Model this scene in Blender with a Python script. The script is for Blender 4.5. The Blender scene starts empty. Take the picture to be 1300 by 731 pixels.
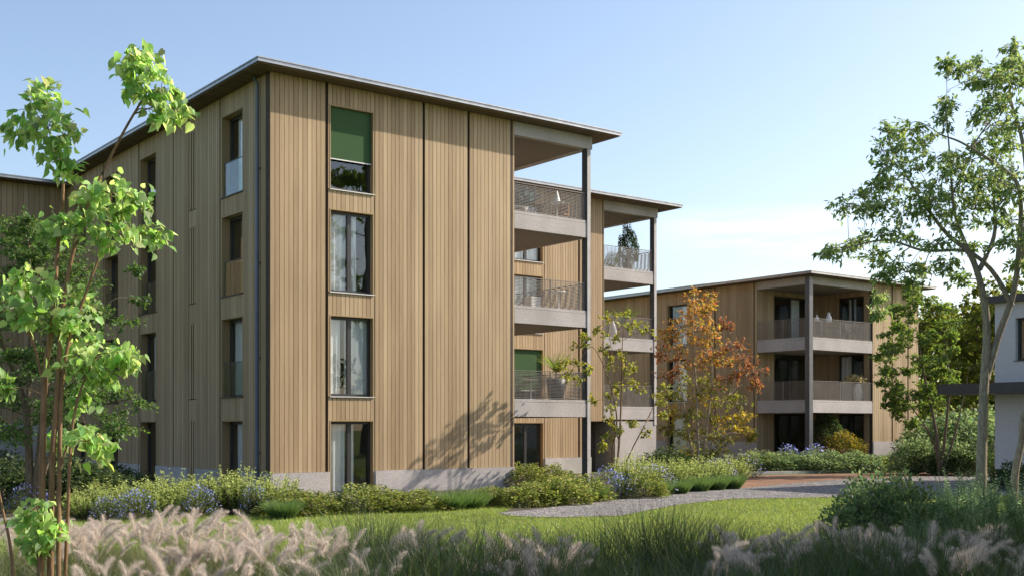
import bpy, math, random
import numpy as np
random.seed(7)
RS = np.random.RandomState(11)
SC = bpy.context.scene
COL = SC.collection
R = math.radians

# ------------------------------------------------------------------ measuring helpers
FPX, HOR, CXP, EYE = 1472.0, 542.0, 650.0, 1.9        # focal length, horizon and centre in photo pixels, eye height (m)
_L = math.hypot(1912, 1472)
DR = (1912 / _L, 1472 / _L)                            # along the sunlit facades
DL = (-DR[1], DR[0])                                   # along the shaded facades
ROT = math.atan2(DR[1], DR[0])
def at(px, py, Y): return np.array(((px - CXP) / FPX * Y, Y, EYE - (py - HOR) / FPX * Y))
def ground(px, py):
    Y = EYE * FPX / (py - HOR); return ((px - CXP) / FPX * Y, Y)
def u_of(px, C, v=0.0):
    t = (px - CXP) / FPX; X = C[0] + v * DL[0]; Y = C[1] + v * DL[1]
    return (t * Y - X) / (DR[0] - t * DR[1])
def v_of(px, C, u=0.0):
    t = (px - CXP) / FPX; X = C[0] + u * DR[0]; Y = C[1] + u * DR[1]
    return (t * Y - X) / (DL[0] - t * DL[1])
def W(C, u, v): return (C[0] + u * DR[0] + v * DL[0], C[1] + u * DR[1] + v * DL[1])

# ------------------------------------------------------------------ materials
def newmat(name):
    m = bpy.data.materials.new(name); m.use_nodes = True
    nt = m.node_tree; nt.nodes.clear()
    return m, nt
def N(nt, typ, **kw):
    n = nt.nodes.new(typ)
    for k, v in kw.items():
        if k.startswith('i_'):
            key = k[2:]
            key = int(key) if key.isdigit() else key.replace('_', ' ')
            n.inputs[key].default_value = v
        else: setattr(n, k, v)
    return n
def ramp(nt, stops):
    r = nt.nodes.new('ShaderNodeValToRGB')
    e = r.color_ramp.elements
    while len(e) < len(stops): e.new(0.5)
    for k, (p, c) in enumerate(stops):
        e[k].position = p; e[k].color = (*c, 1)
    return r
def principled(nt, rough=0.6, metal=0.0, spec=0.5):
    b = N(nt, 'ShaderNodeBsdfPrincipled'); b.inputs['Roughness'].default_value = rough
    b.inputs['Metallic'].default_value = metal; b.inputs['Specular IOR Level'].default_value = spec
    o = N(nt, 'ShaderNodeOutputMaterial'); nt.links.new(b.outputs[0], o.inputs[0])
    return b
def mat_noise(name, c0, c1, scale=8, rough=0.7, metal=0, bump=0.0, bscale=60, detail=6, stretch=None, spec=0.4, lo=.3, hi=.7, big=None):
    m, nt = newmat(name); b = principled(nt, rough, metal, spec)
    tc = N(nt, 'ShaderNodeTexCoord'); src = tc.outputs['Object']
    if stretch:
        mp = N(nt, 'ShaderNodeMapping'); mp.inputs['Scale'].default_value = stretch
        nt.links.new(src, mp.inputs[0]); src = mp.outputs[0]
    n = N(nt, 'ShaderNodeTexNoise', i_Scale=scale, i_Detail=detail)
    nt.links.new(src, n.inputs['Vector'])
    r = ramp(nt, [(lo, c0), (hi, c1)]); nt.links.new(n.outputs['Fac'], r.inputs[0])
    out = r.outputs[0]
    if big:
        n3 = N(nt, 'ShaderNodeTexNoise', i_Scale=big[0], i_Detail=3); nt.links.new(src, n3.inputs['Vector'])
        mr = N(nt, 'ShaderNodeMapRange'); mr.inputs['To Min'].default_value = big[1]; mr.inputs['To Max'].default_value = big[2]
        mr.inputs['From Min'].default_value = .3; mr.inputs['From Max'].default_value = .7
        nt.links.new(n3.outputs['Fac'], mr.inputs[0])
        vm = N(nt, 'ShaderNodeVectorMath', operation='SCALE'); nt.links.new(out, vm.inputs[0]); nt.links.new(mr.outputs[0], vm.inputs['Scale'])
        out = vm.outputs[0]
    nt.links.new(out, b.inputs['Base Color'])
    if bump:
        n2 = N(nt, 'ShaderNodeTexNoise', i_Scale=bscale, i_Detail=4); nt.links.new(src, n2.inputs['Vector'])
        bp = N(nt, 'ShaderNodeBump', i_Strength=bump); bp.inputs['Distance'].default_value = .02
        nt.links.new(n2.outputs['Fac'], bp.inputs['Height']); nt.links.new(bp.outputs[0], b.inputs['Normal'])
    return m
def mat_wood(name, dark, mid, light, rough=.62):
    m, nt = newmat(name); b = principled(nt, rough, 0, .25)
    at_ = N(nt, 'ShaderNodeAttribute', attribute_name='tone')
    tc = N(nt, 'ShaderNodeTexCoord')
    mp = N(nt, 'ShaderNodeMapping'); mp.inputs['Scale'].default_value = (40, 40, .9)
    nt.links.new(tc.outputs['Object'], mp.inputs[0])
    off = N(nt, 'ShaderNodeVectorMath', operation='ADD')
    sc = N(nt, 'ShaderNodeMath', operation='MULTIPLY', i_1=57.0); nt.links.new(at_.outputs['Fac'], sc.inputs[0])
    nt.links.new(mp.outputs[0], off.inputs[0]); nt.links.new(sc.outputs[0], off.inputs[1])
    g = N(nt, 'ShaderNodeTexNoise', i_Scale=1.0, i_Detail=6, i_Roughness=.65); nt.links.new(off.outputs[0], g.inputs['Vector'])
    # board tone plus grain
    a1 = N(nt, 'ShaderNodeMath', operation='MULTIPLY', i_1=.40); nt.links.new(at_.outputs['Fac'], a1.inputs[0])
    a2 = N(nt, 'ShaderNodeMath', operation='MULTIPLY_ADD', i_1=.85); nt.links.new(g.outputs['Fac'], a2.inputs[0]); nt.links.new(a1.outputs[0], a2.inputs[2])
    a3 = N(nt, 'ShaderNodeMath', operation='SUBTRACT', i_1=.11); nt.links.new(a2.outputs[0], a3.inputs[0])
    r = ramp(nt, [(0.12, dark), (.5, mid), (.92, light)]); nt.links.new(a3.outputs[0], r.inputs[0])
    # soft weathering, large scale
    mp3 = N(nt, 'ShaderNodeMapping'); mp3.inputs['Scale'].default_value = (2.2, 2.2, .35); nt.links.new(tc.outputs['Object'], mp3.inputs[0])
    n3 = N(nt, 'ShaderNodeTexNoise', i_Scale=.8, i_Detail=5); nt.links.new(mp3.outputs[0], n3.inputs['Vector'])
    mr = N(nt, 'ShaderNodeMapRange'); mr.inputs['To Min'].default_value = .86; mr.inputs['To Max'].default_value = 1.08
    mr.inputs['From Min'].default_value = .3; mr.inputs['From Max'].default_value = .7
    nt.links.new(n3.outputs['Fac'], mr.inputs[0])
    vm = N(nt, 'ShaderNodeVectorMath', operation='SCALE'); nt.links.new(r.outputs[0], vm.inputs[0]); nt.links.new(mr.outputs[0], vm.inputs['Scale'])
    nt.links.new(vm.outputs[0], b.inputs['Base Color'])
    bp = N(nt, 'ShaderNodeBump', i_Strength=.25); bp.inputs['Distance'].default_value = .004
    nt.links.new(g.outputs['Fac'], bp.inputs['Height']); nt.links.new(bp.outputs[0], b.inputs['Normal'])
    return m
def mat_plain(name, c, rough=.5, metal=0, spec=.5):
    d = tuple(x * .86 for x in c); l = tuple(min(1, x * 1.1) for x in c)
    return mat_noise(name, d, l, scale=3.0, rough=rough, metal=metal, spec=spec)
def mat_leaf(name, trans=.45, gloss=.03, rough=.55):
    m, nt = newmat(name)
    a = N(nt, 'ShaderNodeAttribute', attribute_name='col')
    d = N(nt, 'ShaderNodeBsdfDiffuse'); t = N(nt, 'ShaderNodeBsdfTranslucent'); g = N(nt, 'ShaderNodeBsdfGlossy', i_Roughness=rough)
    hs = N(nt, 'ShaderNodeHueSaturation', i_Hue=.485, i_Saturation=1.12, i_Value=1.7)
    nt.links.new(a.outputs['Color'], d.inputs[0]); nt.links.new(a.outputs['Color'], hs.inputs['Color']); nt.links.new(hs.outputs[0], t.inputs[0])
    m1 = N(nt, 'ShaderNodeMixShader', i_0=trans); nt.links.new(d.outputs[0], m1.inputs[1]); nt.links.new(t.outputs[0], m1.inputs[2])
    m2 = N(nt, 'ShaderNodeMixShader', i_0=gloss); nt.links.new(m1.outputs[0], m2.inputs[1]); nt.links.new(g.outputs[0], m2.inputs[2])
    o = N(nt, 'ShaderNodeOutputMaterial'); nt.links.new(m2.outputs[0], o.inputs[0])
    return m
def mat_glass(name, tint=(.62, .68, .66), refl=1.0):
    m, nt = newmat(name)
    tr = N(nt, 'ShaderNodeBsdfTransparent'); tr.inputs[0].default_value = (*tint, 1)
    gl = N(nt, 'ShaderNodeBsdfGlossy', i_Roughness=.0); gl.inputs[0].default_value = (.95, .97, 1, 1)
    ge = N(nt, 'ShaderNodeNewGeometry'); dt = N(nt, 'ShaderNodeVectorMath', operation='DOT_PRODUCT')
    nt.links.new(ge.outputs['Incoming'], dt.inputs[0]); nt.links.new(ge.outputs['Normal'], dt.inputs[1])
    ab = N(nt, 'ShaderNodeMath', operation='ABSOLUTE'); nt.links.new(dt.outputs['Value'], ab.inputs[0])
    om = N(nt, 'ShaderNodeMath', operation='SUBTRACT', i_0=1.0, use_clamp=True); nt.links.new(ab.outputs[0], om.inputs[1])
    pw = N(nt, 'ShaderNodeMath', operation='POWER', i_1=4.0); nt.links.new(om.outputs[0], pw.inputs[0])
    fr = N(nt, 'ShaderNodeMath', operation='MULTIPLY_ADD', i_1=.85, i_2=.055); nt.links.new(pw.outputs[0], fr.inputs[0])
    tc = N(nt, 'ShaderNodeTexCoord'); n = N(nt, 'ShaderNodeTexNoise', i_Scale=.9, i_Detail=1); nt.links.new(tc.outputs['Object'], n.inputs['Vector'])
    bp = N(nt, 'ShaderNodeBump', i_Strength=.05); bp.inputs['Distance'].default_value = .05
    nt.links.new(n.outputs['Fac'], bp.inputs['Height']); nt.links.new(bp.outputs[0], gl.inputs['Normal'])
    ml = N(nt, 'ShaderNodeMath', operation='MULTIPLY', i_1=refl, use_clamp=True); nt.links.new(fr.outputs[0], ml.inputs[0])
    mx = N(nt, 'ShaderNodeMixShader'); nt.links.new(ml.outputs[0], mx.inputs[0]); nt.links.new(tr.outputs[0], mx.inputs[1]); nt.links.new(gl.outputs[0], mx.inputs[2])
    o = N(nt, 'ShaderNodeOutputMaterial'); nt.links.new(mx.outputs[0], o.inputs[0])
    return m
def mat_cloth(name, c, trans=.4):
    m, nt = newmat(name)
    d = N(nt, 'ShaderNodeBsdfDiffuse'); t = N(nt, 'ShaderNodeBsdfTranslucent')
    tc = N(nt, 'ShaderNodeTexCoord'); n = N(nt, 'ShaderNodeTexNoise', i_Scale=2.0, i_Detail=3); nt.links.new(tc.outputs['Object'], n.inputs['Vector'])
    r = ramp(nt, [(.3, tuple(x * .9 for x in c)), (.7, c)]); nt.links.new(n.outputs['Fac'], r.inputs[0])
    nt.links.new(r.outputs[0], d.inputs[0]); nt.links.new(r.outputs[0], t.inputs[0])
    mx = N(nt, 'ShaderNodeMixShader', i_0=trans); nt.links.new(d.outputs[0], mx.inputs[1]); nt.links.new(t.outputs[0], mx.inputs[2])
    o = N(nt, 'ShaderNodeOutputMaterial'); nt.links.new(mx.outputs[0], o.inputs[0])
    return m
def mat_gravel(name, stops, scale=15.0, bump=1.0):
    m, nt = newmat(name); b = principled(nt, .85, 0, .2)
    tc = N(nt, 'ShaderNodeTexCoord')
    v = N(nt, 'ShaderNodeTexVoronoi', i_Scale=scale); nt.links.new(tc.outputs['Object'], v.inputs['Vector'])
    sx = N(nt, 'ShaderNodeSeparateColor'); nt.links.new(v.outputs['Color'], sx.inputs[0])
    r = ramp(nt, stops); nt.links.new(sx.outputs[0], r.inputs[0])
    n3 = N(nt, 'ShaderNodeTexNoise', i_Scale=.6, i_Detail=5); nt.links.new(tc.outputs['Object'], n3.inputs['Vector'])
    mr = N(nt, 'ShaderNodeMapRange'); mr.inputs['To Min'].default_value = .75; mr.inputs['To Max'].default_value = 1.12
    mr.inputs['From Min'].default_value = .3; mr.inputs['From Max'].default_value = .7
    nt.links.new(n3.outputs['Fac'], mr.inputs[0])
    vm = N(nt, 'ShaderNodeVectorMath', operation='SCALE'); nt.links.new(r.outputs[0], vm.inputs[0]); nt.links.new(mr.outputs[0], vm.inputs['Scale'])
    nt.links.new(vm.outputs[0], b.inputs['Base Color'])
    bp = N(nt, 'ShaderNodeBump', i_Strength=bump, invert=True); bp.inputs['Distance'].default_value = .02
    nt.links.new(v.outputs['Distance'], bp.inputs['Height']); nt.links.new(bp.outputs[0], b.inputs['Normal'])
    return m

M = {}
M['wood'] = mat_wood('larch_boards', (.255, .175, .098), (.38, .275, .16), (.49, .375, .237))
M['batten'] = mat_noise('dark_batten', (.05, .035, .022), (.08, .057, .036), scale=5, rough=.8)
M['reveal'] = mat_wood('reveal_boards', (.25, .165, .085), (.33, .23, .12), (.40, .28, .155))
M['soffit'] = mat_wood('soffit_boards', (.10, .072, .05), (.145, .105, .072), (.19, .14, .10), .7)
M['concrete'] = mat_noise('speckled_concrete', (.30, .28, .268), (.54, .505, .485), scale=26, rough=.85, bump=.25, bscale=90, detail=8, big=(.8, .82, 1.08), lo=.28, hi=.72)
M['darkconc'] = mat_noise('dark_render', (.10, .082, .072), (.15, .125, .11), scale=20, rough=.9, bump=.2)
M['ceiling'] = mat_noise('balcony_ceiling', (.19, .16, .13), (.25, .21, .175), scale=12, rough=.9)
M['metal'] = mat_plain('anthracite_metal', (.055, .058, .062), .42, .3)
M['column'] = mat_plain('steel_column', (.13, .145, .165), .4, .4)
M['steel'] = mat_plain('dark_steel_column', (.085, .095, .11), .4, .4)
M['col_lit'] = mat_plain('lit_column_face', (.42, .40, .385), .7)  # pale tone that puts sunlight into the colour of the column fronts
M['roof'] = mat_noise('zinc_sheet', (.30, .31, .32), (.40, .41, .42), scale=4, rough=.36, metal=.75)
M['rail'] = mat_plain('railing_steel', (.16, .15, .14), .45, .4)
M['sill'] = mat_plain('pale_sill', (.62, .62, .60), .4, .3)
M['frame'] = mat_plain('window_frame', (.035, .034, .034), .4, .1)
M['glass'] = mat_glass('window_glass', (.95, .965, .96), 1.0)
M['guard'] = mat_glass('guard_glass', (.86, .92, .89), .8)
M['curtain'] = mat_cloth('white_curtain', (.93, .93, .93), .25)
M['blind'] = mat_noise('green_fabric', (.045, .088, .04), (.058, .11, .05), scale=220, rough=.9, spec=.1)
M['plaster'] = mat_noise('white_plaster', (.52, .51, .52), (.60, .59, .595), scale=14, rough=.9, bump=.15)
M['inner'] = mat_plain('room_wall', (.30, .28, .26), .9)
M['floor'] = mat_plain('room_floor', (.22, .16, .10), .7)
M['white'] = mat_plain('white_paint', (.75, .74, .72), .4)
M['potdark'] = mat_plain('dark_pot', (.06, .06, .065), .5)
M['potgrey'] = mat_plain('grey_pot', (.38, .36, .34), .7)
M['terracotta'] = mat_plain('terracotta_pot', (.34, .17, .09), .7)
M['cushion'] = mat_plain('ochre_cloth', (.45, .24, .08), .9)
M['leaf'] = mat_leaf('leaf')
M['leafbig'] = mat_leaf('broad_leaf', .62, .03, .55)
M['bladem'] = mat_leaf('grass_blade', .40, .05, .5)
M['plume'] = mat_leaf('grass_plume', .5, .0, .5)
M['petal'] = mat_leaf('petal', .3, .0, .5)
M['stone'] = mat_leaf('stone', 0.0, .02, .6)
M['bark'] = mat_noise('bark', (.09, .065, .045), (.22, .17, .12), scale=9, rough=.95, bump=.6, bscale=30, stretch=(6, 6, .8))
M['barkwarm'] = mat_noise('warm_bark', (.15, .085, .04), (.30, .18, .09), scale=7, rough=.8, bump=.4, bscale=30, stretch=(6, 6, .9))
M['barkpale'] = mat_noise('pale_bark', (.22, .185, .135), (.44, .37, .27), scale=8, rough=.95, bump=.6, bscale=30, stretch=(5, 5, 1.2))
M['soil'] = mat_noise('soil', (.035, .026, .018), (.085, .065, .042), scale=6, rough=.95, bump=.7, bscale=25)
M['turf'] = mat_noise('turf', (.08, .12, .022), (.15, .20, .045), scale=3.5, rough=.95, bump=.6, bscale=60, spec=.1, big=(.35, .75, 1.15))
M['gravel'] = mat_gravel('gravel', [(0, (.10, .096, .093)), (.45, (.19, .18, .173)), (1, (.33, .315, .30))])
M['paving'] = mat_gravel('brown_paving', [(0, (.17, .095, .055)), (.6, (.225, .13, .08)), (1, (.29, .175, .11))], 45, .4)
M['kerb'] = mat_plain('kerb_stone', (.40, .385, .37), .8)

# ------------------------------------------------------------------ mesh building
class MB:
    def __init__(s): s.v = []; s.f = []; s.t = []
    def box(s, x0, x1, y0, y1, z0, z1, t=None):
        if x1 < x0: x0, x1 = x1, x0
        if y1 < y0: y0, y1 = y1, y0
        b = len(s.v)
        s.v += [(x0, y0, z0), (x1, y0, z0), (x1, y1, z0), (x0, y1, z0), (x0, y0, z1), (x1, y0, z1), (x1, y1, z1), (x0, y1, z1)]
        s.f += [(b, b + 3, b + 2, b + 1), (b + 4, b + 5, b + 6, b + 7), (b, b + 1, b + 5, b + 4), (b + 1, b + 2, b + 6, b + 5), (b + 2, b + 3, b + 7, b + 6), (b + 3, b, b + 4, b + 7)]
        s.t += [random.random() if t is None else t] * 6
    def lathe(s, prof, c=(0, 0), n=16, cap=True):
        b = len(s.v); k = len(prof)
        for r, z in prof:
            for i in range(n):
                a = 2 * math.pi * i / n; s.v.append((c[0] + r * math.cos(a), c[1] + r * math.sin(a), z))
        for j in range(k - 1):
            for i in range(n):
                i2 = (i + 1) % n
                s.f.append((b + j * n + i, b + j * n + i2, b + (j + 1) * n + i2, b + (j + 1) * n + i)); s.t.append(.5)
        if cap:
            s.f.append(tuple(b + i for i in reversed(range(n)))); s.t.append(.5)
            s.f.append(tuple(b + (k - 1) * n + i for i in range(n))); s.t.append(.5)
    def tube(s, pts, rads, n=6):
        pts = [np.array(p, float) for p in pts]; b = len(s.v)
        for k, p in enumerate(pts):
            d = pts[min(k + 1, len(pts) - 1)] - pts[max(k - 1, 0)]; d = d / (np.linalg.norm(d) + 1e-9)
            a = np.array((0, 0, 1.)) if abs(d[2]) < .9 else np.array((1., 0, 0))
            x = np.cross(d, a); x /= np.linalg.norm(x); y = np.cross(d, x)
            for i in range(n):
                q = 2 * math.pi * i / n
                s.v.append(tuple(p + rads[k] * (math.cos(q) * x + math.sin(q) * y)))
        for k in range(len(pts) - 1):
            for i in range(n):
                i2 = (i + 1) % n
                s.f.append((b + k * n + i, b + k * n + i2, b + (k + 1) * n + i2, b + (k + 1) * n + i)); s.t.append(.5)
        s.f.append(tuple(b + i for i in range(n))); s.t.append(.5)
        s.f.append(tuple(b + (len(pts) - 1) * n + i for i in reversed(range(n)))); s.t.append(.5)
    def mesh(s, name, mat, smooth=False, shift=None):
        me = bpy.data.meshes.new(name)
        vv = s.v if shift is None else [(x - shift[0], y - shift[1], z - shift[2]) for x, y, z in s.v]
        me.from_pydata(vv, [], s.f)
        a = me.attributes.new('tone', 'FLOAT', 'FACE'); a.data.foreach_set('value', s.t)
        me.materials.append(mat)
        if smooth: me.polygons.foreach_set('use_smooth', [True] * len(me.polygons))
        me.update(); return me
    def build(s, name, mat, parent=None, smooth=False, shift=None):
        return link(name, s.mesh(name, mat, smooth, shift), parent)
def link(name, data, parent=None, loc=None):
    o = bpy.data.objects.new(name, data); COL.objects.link(o)
    if parent is not None: o.parent = parent
    if loc is not None: o.location = loc
    return o
def tag(o, label=None, cat=None, group=None, kind=None):
    if label: o['label'] = label
    if cat: o['category'] = cat
    if group: o['group'] = group
    if kind: o['kind'] = kind
    return o
def empty(name, loc, rz=0, label=None, cat=None, group=None):
    o = link(name, None); o.location = loc; o.rotation_euler = (0, 0, rz); o.empty_display_size = .3
    return tag(o, label, cat, group)
def np_mesh(name, V, F, mat, col=None, smooth=False):
    """V (n,3), F (m,k) fixed size faces, col (m,3) per face."""
    V = np.asarray(V, np.float32); F = np.asarray(F, np.int32)
    me = bpy.data.meshes.new(name); m, k = F.shape
    me.vertices.add(len(V)); me.vertices.foreach_set('co', V.ravel())
    me.loops.add(m * k); me.loops.foreach_set('vertex_index', F.ravel())
    me.polygons.add(m); me.polygons.foreach_set('loop_start', np.arange(0, m * k, k, dtype=np.int32))
    try: me.polygons.foreach_set('loop_total', np.full(m, k, np.int32))
    except Exception: pass
    me.update(calc_edges=True)
    if col is not None:
        a = me.attributes.new('col', 'FLOAT_COLOR', 'FACE')
        a.data.foreach_set('color', np.hstack([np.asarray(col, np.float32), np.ones((m, 1), np.float32)]).ravel())
    if smooth: me.polygons.foreach_set('use_smooth', np.ones(m, bool))
    me.materials.append(mat); me.validate(); return me
def unit(a): return a / (np.linalg.norm(a, axis=-1, keepdims=True) + 1e-9)

# leaf templates: (verts along, across, up), faces
RHOMB = (np.array([(0, 0, 0), (.45, .5, .08), (1, 0, -.05), (.45, -.5, .08)], float), [(0, 2, 1), (0, 3, 2)])
OVAL = (np.array([(0, 0, 0), (.22, .36, .06), (.62, .44, .07), (1, 0, -.1), (.62, -.44, .07), (.22, -.36, .06), (.5, 0, 0)], float),
        [(0, 6, 1), (1, 6, 2), (2, 6, 3), (3, 6, 4), (4, 6, 5), (5, 6, 0)])
HEART = (np.array([(0, 0, 0), (-.10, .22, .05), (.12, .46, .10), (.45, .42, .07), (.75, .2, -.02), (1.08, 0, -.16), (.75, -.2, -.02), (.45, -.42, .07), (.12, -.46, .10), (-.10, -.22, .05), (.4, 0, -.03)], float),
         [(0, 10, 1), (1, 10, 2), (2, 10, 3), (3, 10, 4), (4, 10, 5), (5, 10, 6), (6, 10, 7), (7, 10, 8), (8, 10, 9), (9, 10, 0)])
def leaves(P, D, size, width, tmpl, col, up=(.25, 0, 1), jit=.6):
    n = len(P); tv, tf = tmpl
    D = unit(D); U = np.tile(np.array(up, float), (n, 1)) + RS.normal(0, jit, (n, 3))
    S = unit(np.cross(U, D)); Nn = np.cross(D, S)
    sz = np.asarray(size).reshape(-1, 1, 1) * np.ones((n, 1, 1))
    V = P[:, None, :] + sz * (tv[None, :, 0:1] * D[:, None, :] + tv[None, :, 1:2] * width * S[:, None, :] + tv[None, :, 2:3] * Nn[:, None, :])
    k = len(tv); F = (np.arange(n)[:, None, None] * k + np.array(tf)[None]).reshape(-1, 3)
    C = np.repeat(col, len(tf), axis=0)
    return V.reshape(-1, 3), F, C
def palette(n, cols, jit=.18, w=None):
    cols = np.array(cols, float)
    c = cols[RS.choice(len(cols), n, p=w)]
    return np.clip(c * (1 + RS.normal(0, jit, (n, 1))) * (1 + RS.normal(0, jit * .35, (n, 3))), .004, .9)
def smoothline(pts, n=8):
    P = [np.array(p, float) for p in pts]; P = [2 * P[0] - P[1]] + P + [2 * P[-1] - P[-2]]
    out = []
    for i in range(1, len(P) - 2):
        for k in range(n):
            t = k / n; a, b, c, d = P[i - 1:i + 3]
            out.append(.5 * (2 * b + (c - a) * t + (2 * a - 5 * b + 4 * c - d) * t * t + (3 * b - a - 3 * c + d) * t ** 3))
    out.append(P[-2]); return out

# ------------------------------------------------------------------ buildings
def fb(kind, pos):
    """box writer on a facade: a along, d outward."""
    if kind == 'front': return lambda mb, a0, a1, z0, z1, d0, d1, t=None: mb.box(a0, a1, pos - d1, pos - d0, z0, z1, t)
    if kind == 'left': return lambda mb, a0, a1, z0, z1, d0, d1, t=None: mb.box(pos - d1, pos - d0, a0, a1, z0, z1, t)
    if kind == 'right': return lambda mb, a0, a1, z0, z1, d0, d1, t=None: mb.box(pos + d0, pos + d1, a0, a1, z0, z1, t)
    return lambda mb, a0, a1, z0, z1, d0, d1, t=None: mb.box(a0, a1, pos + d0, pos + d1, z0, z1, t)
def boards(w, mb, a0, a1, z0, z1, off=0.0, pitch=.14):
    n = max(1, round((a1 - a0) / pitch)); p = (a1 - a0) / n
    for i in range(n):
        g = .0066
        w(mb, a0 + i * p + g, a0 + (i + 1) * p - g, z0, z1, -.032, off + random.uniform(-.0015, .0015))
def curtain_mb(w, a0, a1, z0, z1, d, amp=.028, wave=.2):
    mb = MB(); n = max(6, int((a1 - a0) / .02)); ph = random.random() * 6
    tmp = MB(); w(tmp, 0, 1, 0, 1, 0, 0)
    pts = []
    for i in range(n + 1):
        a = a0 + (a1 - a0) * i / n
        o = amp * (math.sin(a / wave * 6.28 + ph) * .7 + .5 * math.sin(a / wave * 2.9 + 1.3 * ph))
        pts.append((a, d + o))
    for i in range(n):
        t1 = MB(); w(t1, pts[i][0], pts[i][0], z0, z1, pts[i][1], pts[i][1]); t2 = MB(); w(t2, pts[i + 1][0], pts[i + 1][0], z0, z1, pts[i + 1][1], pts[i + 1][1])
        b = len(mb.v); mb.v += [t1.v[0], t2.v[0], t2.v[4], t1.v[4]]; mb.f.append((b, b + 1, b + 2, b + 3)); mb.t.append(.5)
    return mb
def window(root, w, a0, a1, z0, z1, depth, clad_mat, curtains=(), blind=None, guard=False, sill=True, mull=.5, sillmat='sill'):
    """opening a0..a1, z0..z1 already left free; adds the reveal boards to CLAD and a window part with sub-parts."""
    clad = MB(); rmat = clad_mat
    for q0, q1 in ((a0, a0 + .03), (a1 - .03, a1)):
        w(clad, q0, q1, z0 + .002, z1 - .032, -depth - .1, -.004)
    w(clad, a0, a1, z1 - .03, z1, -depth - .1, -.006)
    b0, b1 = a0 + .034, a1 - .034; zt = z1 - .034; zb = z0 + .004
    f = MB(); d0, d1 = -depth - .075, -depth
    w(f, b0, b1, zb, zb + .075, d0, d1); w(f, b0, b1, zt - .075, zt, d0, d1)
    w(f, b0, b0 + .065, zb + .076, zt - .076, d0, d1); w(f, b1 - .065, b1, zb + .076, zt - .076, d0, d1)
    if mull:
        m = b0 + (b1 - b0) * mull; w(f, m - .06, m + .06, zb + .076, zt - .076, d0, d1 - .002)
    win = f.build('window', M['frame'], root)
    clad.build('reveal', M[rmat], win)
    g = MB(); w(g, b0 + .06, b1 - .06, zb + .07, zt - .07, -depth - .045, -depth - .04); g.build('pane', M['glass'], win)
    for c0, c1 in curtains:
        curtain_mb(w, b0 + (b1 - b0) * c0, b0 + (b1 - b0) * c1, zb + .03, zt - .03, -depth - .125).build('curtain', M['curtain'], win, True)
    if sill:
        s = MB(); w(s, a0 - .01, a1 + .012, z0 - .022, z0 + .003, -depth, .035); s.build('sill', M[sillmat], win)
    if guard:
        s = MB(); w(s, b0, b1, zb + .03, zb + .98, -.075, -.063); s.build('guard_panel', M['guard'], win)
        s = MB(); w(s, b0, b1, zb + .985, zb + 1.005, -.082, -.056); s.build('guard_rail', M['metal'], win)
    if blind:
        s = MB(); w(s, b0 + .004, b1 - .004, zt - (zt - zb) * blind, zt - .001, -.105, -.10); bo = s.build('blind', M['blind'], win)
        s = MB(); w(s, b0 + .004, b1 - .004, zt - (zt - zb) * blind - .03, zt - (zt - zb) * blind - .002, -.115, -.09); s.build('blind_rail', M['white'], win)
    return win
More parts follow.
